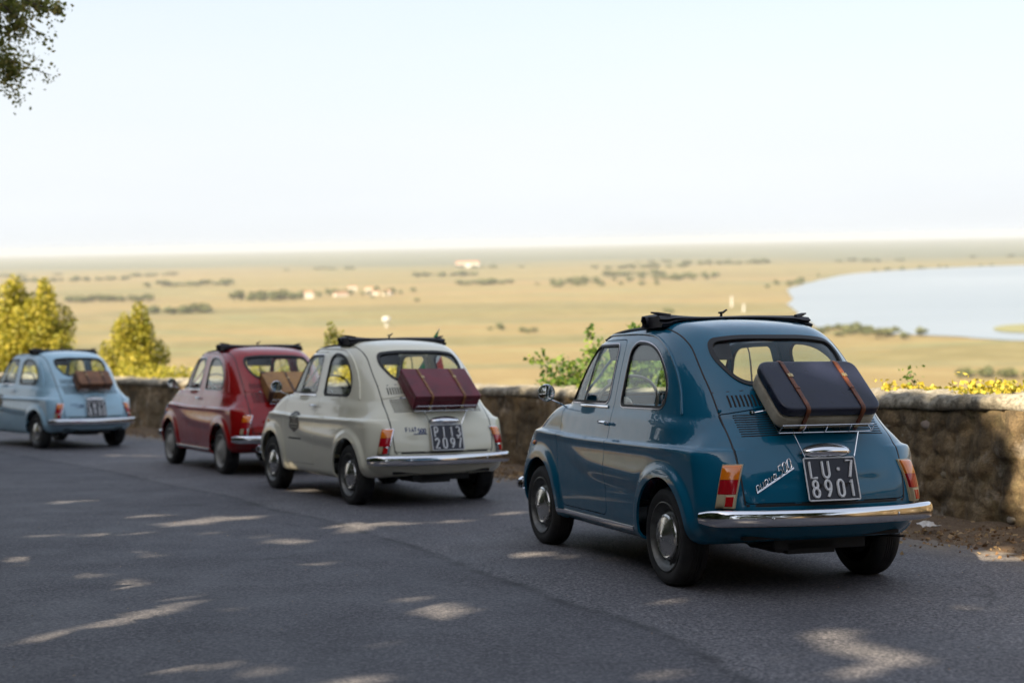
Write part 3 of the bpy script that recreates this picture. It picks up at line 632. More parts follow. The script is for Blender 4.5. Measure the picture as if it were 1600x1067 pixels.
    m = MB(); m.box((1.375, .30, .835), (.05, .20, .075)); m.box((1.36, .30, .838), (.03, .17, .05)); m.box((1.372, -.16, .79), (.02, .30, .05)); S['dash_trim'] = m.mesh('instrument_panel', bevel=.012)
    m = MB(); Rm = Matrix.Rotation(R_(-28), 3, 'Y'); C = np.array([1.20, .30, .885]); th = np.linspace(0, 2 * math.pi, 41)[:-1]
    ring = np.stack([np.zeros(40), .195 * np.cos(th), .195 * np.sin(th)], 1) @ np.array(Rm).T + C; m.tube(ring, .0095, 8, True)
    for a in (R_(200), R_(340)):
        e = np.array([0, .19 * math.cos(a), .19 * math.sin(a)]) @ np.array(Rm).T + C; m.tube([e, C + np.array(Rm) @ np.array([.02, 0, -.01])], [.009, .014], 6)
    mm = MB(); mm.lathe([(0, -.02), (.03, -.018), (.036, 0), (.036, .03), (.018, .05), (.016, .30)], 18, 'x'); m.add(np.concatenate(mm.V) @ np.array(Rm).T + C, mm.F); S['wheel_steering'] = m.mesh('steering_wheel')
    m = MB(); m.box((1.28, 0, 1.175), (.015, .19, .055), Matrix.Rotation(R_(12), 3, 'Y')); m.tube([(1.29, 0, 1.20), (1.31, 0, 1.235)], .006, 6); S['inmirror'] = m.mesh('rear_view_mirror', bevel=.006)
    m = MB(); m.box((1.22, .25, 1.20), (.02, .30, .11), Matrix.Rotation(R_(24), 3, 'Y')); m.box((1.22, -.25, 1.20), (.02, .30, .11), Matrix.Rotation(R_(24), 3, 'Y')); S['visor'] = m.mesh('sun_visor', bevel=.008)
    m = MB()
    for y in (.36, -.08):
        P, N = drape([(1.9, y - .02 * t * 20 * 0 - .30 * t, .945 + .03 * t) for t in np.linspace(0, 1, 8)], (-1, 0, 0)); m.tube(P + N * .008, .0035, 6); m.tube([P[0] + N[0] * .004 + (0.04, .02, -.03), P[0] + N[0] * .01, P[4] + N[4] * .014], .004, 6)
    S['wiper'] = m.mesh('windscreen_wiper')
    # underneath
    m = MB(); m.box((-.30, 0, .28), (.34, .50, .13)); m.box((-.34, .05, .225), (.26, .26, .06)); m.tube([(-.2, .22, .235), (-.40, .22, .235), (-.46, .22, .24)], .035, 12); m.box((.92, 0, .225), (1.1, .9, .05))
    m.tube([(0, -.5, .25), (0, .5, .25)], .03, 8); m.tube([(1.84, -.5, .24), (1.84, .5, .24)], .025, 8); m.box((-.475, 0, .283), (.03, .86, .02)); m.tube([(-.40, -.36, .255), (-.47, -.40, .258), (-.52, -.44, .262)], .006, 6); S['under'] = m.mesh('underbody', bevel=.01)
    S['arches'] = []
    for (cx, cz, r) in (RA, RF):
        for sg in (1, -1):
            m = MB(); n = 30; th = np.linspace(-.05, math.pi + .05, n); V = []
            for y in (sg * .37, sg * .585): V += [(cx + (r + .004) * math.cos(t), y, cz + (r + .004) * math.sin(t)) for t in th]
            m.add(V + V[:n], [(i, i + 1, n + i + 1, n + i) for i in range(n - 1)] + [tuple(range(n))]); S['arches'].append(m.mesh('wheel_arch_liner', fixn=False))
    m = MB()
    for sg in (1, -1):   # seat belt / B-post trims
        m.box((.72, sg * .50, 1.03), (.10, .02, .30), Matrix.Rotation(sg * R_(12), 3, 'X'))
    S['post'] = m.mesh('centre_post')
    m = MB()
    for y in (-.34, .34): 
        P, N = drape([(-1, y, .395)], (1, 0, 0)); m.lathe([(0, -.026), (.008, -.024), (.012, -.018), (.012, 0)], 12, 'x', (-.645 + .34 * y * y - .0, y, .386))
    S['bolts'] = m.mesh('bumper_bolt')
build_shared()

# ------------------------------------------------------------ suitcases
def leather(name, c, c2, scale=9, rough=.45, bump=.25):
    m = mat(name, c, rough); n = NT(m); f = n.noise(scale, 7, .65); n.col(n.ramp(f, [(.32, c2), (.55, c), (.8, tuple(min(1, q * 1.25) for q in c))]))
    v = n.voro(260); n.bump(v, bump, .0015); n.rough(n.ramp(n.noise(scale * 2, 4), [(.3, rough - .1), (.75, rough + .15)])); return m
STRAPM = leather('strap_leather', (.16, .048, .016), (.07, .022, .01), 30); TANSTRAP = leather('tan_strap_leather', (.24, .10, .03), (.12, .045, .015), 30); BRASS = mat('brass_buckle', (.55, .42, .22), .3, .9)
def round_slab(w, h, r, z0, z1, b, n=6, seg=4):
    """slab with rounded outline (w across, h up) from z0 to z1 and rounded edge b on top and bottom"""
    rings = []
    for sgn, zz in ((1, z0), (-1, z1)):
        pass
    offs = [(b * (1 - math.sin(a)), z0 + b * (1 - math.cos(a))) for a in np.linspace(0, math.pi / 2, seg)] + [(b * (1 - math.sin(a)), z1 - b * (1 - math.cos(a))) for a in np.linspace(math.pi / 2, 0, seg)]
    V = []; k = None
    for o, z in offs:
        P = round_poly([(-w / 2 + o, o), (w / 2 - o, o), (w / 2 - o, h - o), (-w / 2 + o, h - o)], max(r - o, .003), n); k = len(P); V += [(x, y, z) for x, y in P]
    L = len(offs); F = [(i * k + q, i * k + (q + 1) % k, (i + 1) * k + (q + 1) % k, (i + 1) * k + q) for i in range(L - 1) for q in range(k)]; F += [tuple(range(k))[::-1], tuple((L - 1) * k + q for q in range(k))]
    return V, F
def suitcase(carM, prm, style, label):
    x, z, th, L, T, W, y0 = prm; s = Vector((math.cos(th), 0, math.sin(th))); nn = Vector((-math.sin(th), 0, math.cos(th))); a = Vector((0, -1, 0))
    M = Matrix(((a.x, s.x, nn.x, x - nn.x * T), (a.y, s.y, nn.y, y0), (a.z, s.z, nn.z, z - nn.z * T), (0, 0, 0, 1)))
    root = thing('suitcase', label, 'suitcase', mat=carM @ M, group='suitcases strapped on the rear luggage racks')
    r, lidT, bev = style['r'], style['lid'], style['bev']
    m = MB(); m.add(*round_slab(W - .006, L - .006, r, 0, T - lidT - .003, bev)); b = m.mesh('case_base', sharp=50); b.transform(Matrix.Translation((0, .003, 0))); obj('case_base', b, style['base'], root)
    m = MB(); m.add(*round_slab(W, L, r, T - lidT, T, bev, 6, 6)); obj('case_lid', m.mesh('case_lid', sharp=50), style['lidm'], root)
    if style.get('corner'):
        for sx in (-1, 1):
            for sy in (0, 1):
                m = MB(); q = .045; cx = sx * (W / 2 - q / 2 + .002); cy = q / 2 - .002 if sy == 0 else L - q / 2 + .002
                V, F = round_slab(q, q, .012, -.002, T + .002, .006, 3, 3); V = np.array(V) + (cx, cy - q / 2, 0); m.add(V, F); obj('corner_patch', m.mesh('corner_patch', sharp=50), style['corner'], root)
    for fx in style['straps']:
        X = -W / 2 + fx * W; w = .0105; rr = np.random.default_rng(int(fx * 100)); path = [(0, -.004), (T * .4, -.006), (T - .012, -.0055), (T + .003, .006), (T + .0045, .03)] + [(T + .004 + .0012 * rr.random(), t * L) for t in np.linspace(.15, .92, 8)] + [(T + .004, L - .02), (T - .01, L + .004), (T * .5, L + .005), (.0, L + .003)]
        P = np.array([(X + .004 * math.sin(6 * yy + fx * 9), yy, zz) for zz, yy in path]); Nn = []
        T_ = np.gradient(P, axis=0)
        for t in T_: q = np.cross(t, (1, 0, 0)); Nn.append(q / np.linalg.norm(q))
        Nn = np.array(Nn); Nn *= np.sign((Nn * (P - np.array([X, L / 2, T / 2]))).sum(1))[:, None]
        V, F = ribbon('', P, Nn, .021, .0035); m = MB(); m.add(V, F); st = obj('strap', m.mesh('strap', sharp=60), style['strapm'], root)
        m = MB(); m.box((X + .003, L * .66, T + .009), (.027, .022, .003)); m.box((X + .003, L * .66, T + .011), (.004, .030, .004)); m.box((X, -.0105, T * .22), (.024, .004, .018)); obj('buckle', m.mesh('buckle', bevel=.001), style['buckle'], st)
        m = MB(); m.box((X + .001, L * .40, T + .0088), (.026, .010, .004)); obj('strap_keeper', m.mesh('strap_keeper', bevel=.001), style['strapm'], st)
    if style.get('trim'):
        for zz in (T - lidT - .0015,):
            m = MB(); P = round_poly([(-W / 2, 0), (W / 2, 0), (W / 2, L), (-W / 2, L)], r, 6); m.tube([(p[0], p[1], zz) for p in P], .0045, 6, True); obj('edge_piping', m.mesh('edge_piping'), style['trim'], root)
    if style.get('hinge'):
        m = MB()
        for fx in (.12, .88): m.box((-W / 2 + fx * W, -.003, T * .6), (.02, .006, .03))
        m.box((0, -.012, T * .55), (.13, .014, .012)); obj('handle_and_locks', m.mesh('handle', bevel=.002), style['hinge'], root)
    return M
def rack_mesh(prm):
    x, z, th, L, T, W, y0 = prm; s = np.array((math.cos(th), 0, math.sin(th))); nn = np.array((-math.sin(th), 0, math.cos(th))); O = np.array([x, y0, z]) - nn * (T + .006)
    pt = lambda a, b, c=0: O + np.array([0, a, 0]) + s * b + nn * c
    w = W * .47; m = MB(); r = .0027
    f0, f1 = -.012, .048
    m.tube([pt(-w, f0, 0), pt(w, f0, 0)], r, 8); m.tube([pt(-w * .97, f0, f1), pt(w * .97, f0, f1)], r, 8)
    for q in (-1, -.5, 0.02, .5, 1): m.tube([pt(w * q, f0, 0), pt(w * q * .97, f0, f1)], r * .9, 6)
    for q in np.linspace(-1, 1, 7): m.tube([pt(w * q, f0, 0), pt(w * q, L * .9, 0)], r, 6)
    m.tube([pt(-w, L * .9, 0), pt(w, L * .9, 0)], r, 8)
    for sg in (1, -1):
        P, N = drape([(-.9, sg * .30, .875)], (1, 0, 0)); m.tube([pt(sg * w * .8, L * .45, 0), P[0]], r * 1.3, 8); m.lathe([(0, .012), (.012, .010), (.014, 0)], 12, 'z', P[0])
        m.tube([pt(sg * w * .70, f0, 0), np.array([-.566, sg * .135, .665])], .0032, 8)
    return m.mesh('luggage_rack')

# ------------------------------------------------------------ one car
def plate_text(rows, parent):
    bl, up, nv, H = SH['plate']; M4 = np.array(SH['plateM'])
    m = MB()
    for r, (txt, y0, hh) in enumerate(rows):
        n = len(txt); 
        for i, ch in enumerate(txt):
            cx = -.139 + .278 * ((.155, .40, .645, .865) if n == 4 else (.16, .42, .66, .86))[i]
            sc = .80
            for st in GLY[ch]:
                P = [(cx + (p[0] - .26) * hh * sc, y0 + p[1] * hh, .0035) for p in st]; P = np.array(P) @ M4[:3, :3].T + M4[:3, 3]
                if ch == '.': P = P
                m.tube(P, .0070, 6)
    return obj('plate_characters', m.mesh('plate_characters', fixn=True), WHITE, parent)
def make_car(key, pose, label, cfg):
    M = car_matrix(*pose); P = PAINT[key]
    root = thing('parked_car', label, 'car', mat=M, group='vintage bubble cars parked nose to tail along the wall')
    B = BODY; S = SH; o = {}
    body = obj('body', B['body'], P, root); obj('engine_lid', B['engine_lid'], P, root); obj('bonnet', B['bonnet'], P, root); obj('lid_backing', B['lid_backing'], DARK, root)
    rw = obj('rear_window', B['rear_window'], GLASS, root); obj('window_seal', B['rear_seal'], cfg.get('seal', BLACK), rw); ws = obj('windscreen', B['windscreen'], GLASS, root); obj('window_seal', B['screen_seal'], BLACK, ws)
    for k in 'LR':
        d = obj('door', B['door' + k], P, root); obj('door_window', B['doorglass' + k], GLASS, d); obj('window_seal', B['doorseal' + k], BLACK, d); obj('window_frame', B['doortrim' + k], TRIM if cfg.get('chrome_frame', 1) else BLACK, d); obj('door_handle', S['handle' + k], CHROME, d)
        obj('vent_window_bar', S['divider' + k], CHROME if cfg.get('chrome_frame', 1) else BLACK, d); obj('window_ledge', S['waist' + k], CHROME, d)
        q = obj('quarter_window', B['quarter' + k], GLASS, root); obj('window_seal', B['quarter_seal' + k], BLACK, q); obj('window_frame', B['quarter_trim' + k], cfg.get('qseal', TRIM), q)
        obj('body_seam', S['seam' + k], BLACK, root); obj('rain_gutter', S['gutter' + k], P, root)
        mi = obj('wing_mirror', S['mirror' + k], CHROME, root); obj('mirror_glass', S['mirrorglass' + k], MIRRORG, mi)
        if cfg.get('sill'): obj('sill_moulding', S['sill' + k], CHROME, root)
        fr = S[k]; tl = obj('tail_light', fr['light_frame'], cfg.get('lightframe', CHROME), root)
        obj('orange_lens', fr['orange_lens'], ORANGE, tl); obj('red_lens', fr['red_lens'], REDL, tl); obj('side_lens', fr['side_lens'], ORANGE if key == 'none' else LENSW, tl); obj('reflector_frame', fr['reflector_frame'], LENSW if key == 'blue' else CHROME, tl); obj('reflector', fr['reflector'], DRED, tl)
        hd = obj('headlight', S['head' + k], HEADL, root); obj('front_indicator', S['ind' + k], ORANGE, root); obj('side_repeater', S['rep' + k], ORANGE, root)
    for nm, xx, yy, rz, st in (('wheel', 0, .545, 0, 0), ('wheel', 0, -.545, math.pi, 0), ('wheel', 1.84, .553, 0, cfg.get('steer', 0)), ('wheel', 1.84, -.553, math.pi, cfg.get('steer', 0))):
        w = obj('wheel', WHEEL[3], DARK, root, (xx, yy, .2495), (0, cfg.get('spin', 0) + xx * .3, rz + st)); obj('tyre', WHEEL[0], RUBBER, w); obj('rim', WHEEL[1], cfg.get('rim', STEEL), w); obj('hubcap', WHEEL[2], cfg.get('cap', CAP), w)
    bmp = obj('rear_bumper', S['bumper'], CHROME, root); obj('bumper_bolt', S['bolts'], CHROME, bmp, kind='stuff'); obj('front_bumper', S['front_bumper'], CHROME, root)
    pl = obj('number_plate', S['plate_back'], PLATE, root); obj('plate_frame', S['plate_frame'], WHITE, pl); obj('plate_bracket', S['bracket'], DARK, pl)
    if cfg.get('plate'): plate_text([(cfg['plate'][0], .1085, .080), (cfg['plate'][1], .016, .080)], pl)
    obj('plate_lamp', S['plate_lamp'], CHROME, root); obj('vent_slots', S['vent_slots'], DARK, root, kind='stuff'); obj('lid_louvres', S['lid_louvres'], DARK, root, kind='stuff'); obj('panel_gap', S['vent_seam'], BLACK, root, kind='stuff'); obj('lid_hinge', S['lid_fittings'], P, root)
    rf = obj('folding_roof', S['roof_roll'], FABRIC, root); obj('roof_latch', S['latch'], BLACKPL, rf); obj('roof_channel', S['roof_channel'], FABRIC, rf)
    for y in (.27, -.27): obj('seat', S['seat'], cfg.get('seats', REDVINYL), root, (0, y, 0))
    obj('rear_bench', S['bench'], cfg.get('seats', REDVINYL), root); da = obj('dashboard', S['dash'], P if cfg.get('paintdash', 1) else BLACKPL, root); obj('instrument_panel', S['dash_trim'], cfg.get('trim', SILVER), da)
    obj('steering_wheel', S['wheel_steering'], cfg.get('swheel', CREAMPL), root); obj('rear_view_mirror', S['inmirror'], BLACKPL, root); obj('sun_visor', S['visor'], DARKVINYL, root)
    obj('windscreen_wiper', S['wiper'], BLACKPL, root); obj('underbody', S['under'], DARK, root); [obj('wheel_arch_liner', a_, DARK, root) for a_ in S['arches']]
    obj('luggage_rack', rack_mesh(cfg['case']), CHROME, root)
    suitcase(M, cfg['case'], cfg['style'], cfg['caselabel'])
    return root, M
TRIM = mat('window_trim_metal', (.42, .40, .44), .22, .95)
CAP = mat('hubcap_metal', (.62, .60, .56), .16, .95); NT(CAP).rough(NT(CAP).ramp(NT(CAP).noise(20, 5), [(.35, .12), (.75, .38)]))
GREYRIM = mat('painted_rim', (.34, .33, .30), .45)
NAVY = leather('navy_leather', (.011, .014, .034), (.007, .009, .022), 7, .36, .2); BEIGE = leather('beige_canvas', (.46, .41, .31), (.30, .25, .18), 8, .7, .6)
BURG = leather('burgundy_leather', (.15, .018, .030), (.09, .012, .02), 7, .38, .25); TAN = leather('worn_tan_leather', (.34, .17, .05), (.16, .065, .02), 5, .5, .4)
BROWN = leather('brown_leather', (.24, .105, .045), (.12, .045, .018), 8, .45, .3); DBROWN = leather('dark_brown_leather', (.07, .028, .014), (.035, .014, .008), 15, .45, .3)
# ------------------------------------------------------------ the four cars
blue, MB1 = make_car('blue', (1.32944098, 7.10447454, .31897614), 'dark blue vintage bubble car nearest the camera, navy case on its rack', dict(sill=1, plate=('LU.7', '8901'), case=(-.609, .898, .715, .356, .137, .545, -.006), steer=.03, spin=.5,
    lightframe=LENSW, style=dict(r=.062, lid=.056, bev=.016, base=BEIGE, lidm=NAVY, strapm=STRAPM, buckle=BRASS, straps=(.24, .79)), caselabel='navy topped suitcase with rounded beige sides on the blue car rack'))
cream, MB2 = make_car('cream', (-.82406431, 11.55794289, .5043124), 'cream white vintage car with a shield badge on its door, burgundy case behind', dict(plate=('PI13', '2097'), case=(-.609, .892, .639, .375, .132, .585, -.007), chrome_frame=1, qseal=BLACK,
    swheel=BLACKPL, seats=DARKVINYL, paintdash=0, spin=1.3, style=dict(r=.012, lid=.05, bev=.008, base=BURG, lidm=BURG, strapm=TANSTRAP, buckle=BRASS, straps=(.25, .74)), caselabel='burgundy leather suitcase with two tan straps on the cream car rack'))
redc, MB3 = make_car('red', (-2.58954853, 14.94029429, .52087729), 'dark red vintage car partly hidden behind the cream car', dict(plate=None, case=(-.598, .876, .586, .384, .134, .53, .002), swheel=BLACKPL, rim=GREYRIM, cap=GREYRIM, spin=.2, sill=1,
    seats=DARKVINYL, style=dict(r=.012, lid=.045, bev=.006, base=TAN, lidm=TAN, strapm=DBROWN, buckle=BRASS, straps=(.5,), corner=DBROWN, hinge=DBROWN), caselabel='scuffed tan leather suitcase with dark corners on the red car rack'))
lightc, MB4 = make_car('light', (-6.14997913, 19.49449882, .73409087), 'light blue vintage car farthest down the road at the left edge', dict(plate=('CN25', '8980'), case=(-.602, .906, .769, .257, .148, .49, -.003), chrome_frame=0, qseal=BLACK,
    swheel=BLACKPL, seats=DARKVINYL, paintdash=0, spin=.9, style=dict(r=.018, lid=.04, bev=.008, base=BROWN, lidm=BROWN, strapm=DBROWN, buckle=BRASS, straps=(.27, .74), hinge=DBROWN, trim=DBROWN), caselabel='small brown leather suitcase with dark straps on the light blue car'))
# badges
def lid_script(text_strokes, r, parent, material, name='rear_badge'):
    m = MB()
    for st in text_strokes:
        st = np.array(st); P, N = drape(np.stack([np.full(len(st), -.8), st[:, 0], st[:, 1]], 1), (1, 0, 0)); m.tube(P + N * .003, r, 5)
    return obj(name, m.mesh(name), material, parent)
ang = math.atan2(.112, .195); ca, sa = math.cos(ang), math.sin(ang)
st = strokes('nuova', 0, .008, .042, .0255, .95, 0) + strokes('500', .134, .008, .046, .030, .95, 0) + [[(0, 0), (.225, 0)], [(0, .004), (.225, .004)]]
st = [[(.376 - (x * ca - y * sa * .15), .500 + (x * sa + y)) for x, y in s_] for s_ in st]
lid_script(st, .0030, blue, SILVER)
BLUEB = mat('badge_blue', (.03, .06, .2), .25, .6)
st = strokes('FIAT', 0, .018, .032, .023, 1.0) + strokes('500', .098, .008, .032, .024, 1.1) + [[(.06, 0), (.172, 0)]]
st = [[(.335 - x, .592 + y) for x, y in s_] for s_ in st]; lid_script(st, .0034, cream, BLUEB)
lid_script([[(x, y - .01) for x, y in s_] for s_ in st], .0028, lightc, BLUEB)
def door_badge(parent, x0, z0):
    blk = mat('badge_black', (.012, .012, .010), .4); pale = mat('badge_pale', (.42, .42, .34), .5)
    sh = [(.0, .092)] + [(.052 * math.sin(a), .042 + .05 * math.cos(a)) for a in np.linspace(.4, 1.5, 5)] + [(.050, 0), (.058, -.012), (.058, -.055), (0, -.098)]
    sh = sh + [(-x, z) for x, z in sh[-2:0:-1]]
    def disc(poly, off, mt, nm, par):
        poly = np.array(poly); c = poly.mean(0); V = [c] + list(poly) + [c + (p - c) * .5 for p in poly]; n = len(poly)
        V = np.array(V); P, N = drape(np.stack([x0 + V[:, 0] * 2.3, np.full(len(V), .8), z0 + V[:, 1]], 1), (0, -1, 0)); P = P + N * off
        F = [(0, 1 + n + i, 1 + n + (i + 1) % n) for i in range(n)] + [(1 + n + i, 1 + i, 1 + (i + 1) % n, 1 + n + (i + 1) % n) for i in range(n)]
        return obj(nm, mesh_np(nm, P, F, None, True), mt, par)
    b = disc(sh, .0015, blk, 'door_badge', parent)
    disc([(.026 * math.sin(a), .045 + .030 * math.cos(a)) for a in np.linspace(0, 2 * math.pi, 13)[:-1]], .0025, pale, 'badge_roundel', b)
    disc([(-.042, -.018), (.042, -.018), (.042, -.026), (-.042, -.026)], .0026, pale, 'badge_band', b); disc([(-.036, -.046), (.036, -.046), (.036, -.052), (-.036, -.052)], .0026, pale, 'badge_band', b)
    disc([(.008 * math.sin(a), .048 + .018 * math.cos(a)) for a in np.linspace(0, 2 * math.pi, 9)[:-1]], .0034, blk, 'badge_centre', b)
    m = MB()
    rr = np.random.default_rng(4)
    for k in range(11):
        x = x0 + .15 - .029 * k; P, N = drape([(x - .018 * t, .8, z0 - .150 + .006 * q) for t, q in ((0, -1), (0, 1), (.5, rr.uniform(-1, 1)), (1, 1), (1, -1))], (0, -1, 0)); m.tube(P + N * .001, .0028, 4)
    obj('door_lettering', m.mesh('door_lettering'), blk, parent)
BX, BZ = 1.235, .650
door_badge(cream, BX, BZ); door_badge(lightc, BX, BZ)
# small tricolour flag on the cream car
def cloth(name, c):
    m = mat(name, c, .8); t = m.node_tree; tr = t.nodes.new('ShaderNodeBsdfTranslucent'); tr.inputs[0].default_value = (*c, 1); mx_ = t.nodes.new('ShaderNodeMixShader'); mx_.inputs[0].default_value = .5
    t.links.new(t.nodes['Principled BSDF'].outputs[0], mx_.inputs[1]); t.links.new(tr.outputs[0], mx_.inputs[2]); t.links.new(mx_.outputs[0], t.nodes['Material Output'].inputs[0]); return m
FG, FW, FR = cloth('flag_green', (.01, .30, .08)), cloth('flag_white', (.85, .85, .88)), cloth('flag_red', (.75, .05, .03))
tip = Vector((.80, -.61, 1.475)); foot = Vector((1.34, -.60, 1.0))
fl = thing('tricolour_flag', 'green white and red flag on a thin staff beside the cream car roof', 'flag', mat=MB2)
m = MB(); m.tube([foot, tip], .005, 8); obj('flagpole', m.mesh('flagpole'), WHITE, fl)
def fpt(u, v):  # u along the staff from the tip, v outwards from the staff (0..1)
    p = tip.lerp(foot, u * .78); o = Vector((.12, -.07 + .02 * math.sin(5 * u), -.36)) * v; return p + o + Vector((0.015 * math.sin(9 * v + 3 * u), .028 * math.sin(7 * u + 5 * v) * (.3 + v), .01 * math.sin(8 * u)))
for k, (nm, mt) in enumerate((('green_band', FG), ('white_band', FW), ('red_band', FR))):
    vs = np.linspace(k / 3, (k + 1) / 3, 7); us = np.linspace(0, 1, 16); V = [fpt(u, v) for u in us for v in vs]; F = [(i * 7 + j, (i + 1) * 7 + j, (i + 1) * 7 + j + 1, i * 7 + j + 1) for i in range(15) for j in range(6)]
    obj(nm, mesh_np(nm, [tuple(q) for q in V], F), mt, fl)
# ------------------------------------------------------------ setting
def fade3(P): return P * P * P * (P * (P * 6 - 15) + 10)
def vnoise(P, seed=0):
    P = np.asarray(P, float); I = np.floor(P).astype(np.int64); f = fade3(P - I); out = 0
    def h(I): 
        n = (I[..., 0] * 374761393 + I[..., 1] * 668265263 + I[..., 2] * 2147483647 + seed * 144665) & 0xffffffff; n = ((n ^ (n >> 13)) * 1274126177) & 0xffffffff; return ((n ^ (n >> 16)) & 0xffff) / 65535.0
    for a in (0, 1):
        for b in (0, 1):
            for c in (0, 1):
                w = (f[..., 0] if a else 1 - f[..., 0]) * (f[..., 1] if b else 1 - f[..., 1]) * (f[..., 2] if c else 1 - f[..., 2]); out = out + w * h(I + np.array([a, b, c]))
    return out
def fbm(P, o=4, seed=0):
    P = np.asarray(P, float); s = 0; a = .5; t = 0
    for k in range(o): s = s + a * vnoise(P * 2 ** k + 13.7 * k, seed + k); t += a; a *= .5
    return s / t
# front foot of the wall, from behind the camera round to the far left
WC = catmull([(7.4, -14), (6.4, -7), (5.75, -2), (5.1, 2.4), (4.25, 6.0), (3.12, 9.05), (1.70, 11.9), (-.03, 14.95), (-2.9, 19.2), (-6.3, 23.6), (-10.4, 27.9), (-15.5, 32.2), (-22, 36.5), (-30, 40.5), (-40, 44)], 40)
_seg = np.r_[0, np.cumsum(np.linalg.norm(np.diff(WC, axis=0), axis=1))]; WLEN = _seg[-1]
def wall_at(s):
    s = np.asarray(s, float); x = np.interp(s, _seg, WC[:, 0]); y = np.interp(s, _seg, WC[:, 1]); e = .3
    tx = np.interp(s + e, _seg, WC[:, 0]) - np.interp(s - e, _seg, WC[:, 0]); ty = np.interp(s + e, _seg, WC[:, 1]) - np.interp(s - e, _seg, WC[:, 1]); L = np.hypot(tx, ty)
    return x, y, ty / L, -tx / L          # position and the normal pointing away from the road
def s_of_y(y): return np.interp(y, WC[:, 1], _seg)
def wall_dist(x, y):
    """signed distance from the foot line (positive beyond the wall)"""
    x = np.asarray(x, float); y = np.asarray(y, float); C = WC[::6]; d = np.hypot(x[..., None] - C[:, 0], y[..., None] - C[:, 1]); i = d.argmin(-1); s = _seg[::6][i]
    px, py, nx, ny = wall_at(s); return (x - px) * nx + (y - py) * ny
def strip(name, ss, offs, zf, m, **k):
    S_, O_ = np.meshgrid(ss, offs, indexing='ij'); x, y, nx, ny = wall_at(S_); X = x + nx * O_; Y = y + ny * O_; Z = zf(X, Y, S_, O_); n1, n2 = S_.shape; i = np.arange(n1 * n2).reshape(n1, n2)
    F = np.stack([i[:-1, :-1], i[:-1, 1:], i[1:, 1:], i[1:, :-1]], -1).reshape(-1, 4)[:, ::-1]
    return obj(name, mesh_np(name, np.stack([X, Y, Z], -1).reshape(-1, 3), F), m, None, **k)
# asphalt
ASPH = mat('asphalt', (.06, .06, .065), .75); n = NT(ASPH)
gr = n.voro(95, out='Color'); g2 = n.ramp(gr, [(0, .0), (1, 1.0)]); base = n.ramp(n.noise(.55, 5, .6), [(.3, (.080, .078, .087)), (.7, (.124, .119, .126))])
fine = n.ramp(n.noise(60, 4, .85), [(.37, (.22, .22, .23)), (.5, (1.0, 1.0, 1.0)), (.62, (2.7, 2.6, 2.4))]); spots = n.ramp(n.voro(60), [(.0, 1.0), (.07, 0.0)])
c = n.mix(1.0, base, fine, 'MULTIPLY'); c = n.mix(n.math('MULTIPLY', spots, .5), c, (.26, .25, .23))
lane = n.n('ShaderNodeAttribute', attribute_name='lane'); c = n.mix(n.ramp(n.noise(1.1, 6, .7, stretch=(1, .5, 1)), [(.50, 0), (.70, .45)]), c, (.055, .055, .060)); c = n.mix(n.math('MULTIPLY', lane.outputs['Fac'], .42), c, (.040, .040, .050)); sl = n.n('ShaderNodeAttribute', attribute_name='seam'); c = n.mix(n.math('MULTIPLY', sl.outputs['Fac'], n.ramp(n.noise(3.5, 5, .7), [(.35, .1), (.6, .85)])), c, (.016, .016, .018))
ck = n.n('ShaderNodeTexVoronoi', feature='DISTANCE_TO_EDGE'); ck.inputs['Scale'].default_value = .33; wv = n.n('ShaderNodeTexNoise'); wv.inputs['Scale'].default_value = 2.6; wv.inputs['Detail'].default_value = 6; n.l(n.co.outputs['Object'], wv.inputs[0]); vm = n.n('ShaderNodeMix', data_type='RGBA', blend_type='ADD'); vm.inputs[0].default_value = .55; n.l(n.co.outputs['Object'], vm.inputs[6]); n.l(wv.outputs['Color'], vm.inputs[7]); n.l(vm.outputs[2], ck.inputs['Vector']); c = n.mix(n.math('MULTIPLY', n.ramp(ck.outputs['Distance'], [(.0, 1.0), (.006, 0)]), n.ramp(n.noise(.5, 3), [(.45, 0), (.6, .7)])), c, (.02, .02, .022))
du = n.n('ShaderNodeAttribute', attribute_name='dust'); c = n.mix(n.math('MULTIPLY', du.outputs['Fac'], n.ramp(n.noise(6, 6, .7), [(.35, .15), (.65, 1.0)])), c, (.22, .18, .13))
n.col(c); n.bump(n.noise(170, 3, .7), .55, .004); n.rough(n.ramp(n.noise(2.2, 5), [(.3, .62), (.7, .86)]))
ss = np.arange(2, WLEN - 1, .35); offs = np.r_[np.linspace(-11, -4.1, 28), np.linspace(-4.0, -3.3, 36), np.linspace(-3.1, -1.2, 10), np.linspace(-1.1, -.02, 14)]
road = strip('road', ss, offs, lambda X, Y, S, O: G(X, Y) + .004 + .004 * fbm(np.stack([X, Y, X * 0], -1) * 1.3, 3) - .010 * sstep(-3.55, -3.75, O) , ASPH, kind='structure')
S_, O_ = np.meshgrid(ss, offs, indexing='ij')
edge = -3.74 + .22 * fbm(np.stack([S_ * .8, S_ * 0, S_ * 0], -1), 3); at = road.data.attributes.new('lane', 'FLOAT', 'POINT'); at.data.foreach_set('value', sstep(0.04, -.04, O_ - edge).ravel().astype(np.float32))
at = road.data.attributes.new('seam', 'FLOAT', 'POINT'); at.data.foreach_set('value', np.exp(-((O_ - edge) / .028) ** 2).ravel().astype(np.float32))
at = road.data.attributes.new('dust', 'FLOAT', 'POINT'); at.data.foreach_set('value', (sstep(-1.35, -.45, O_ + .5 * (fbm(np.stack([S_ * .9, O_, S_ * 0], -1), 3) - .5)) * .95).ravel().astype(np.float32))
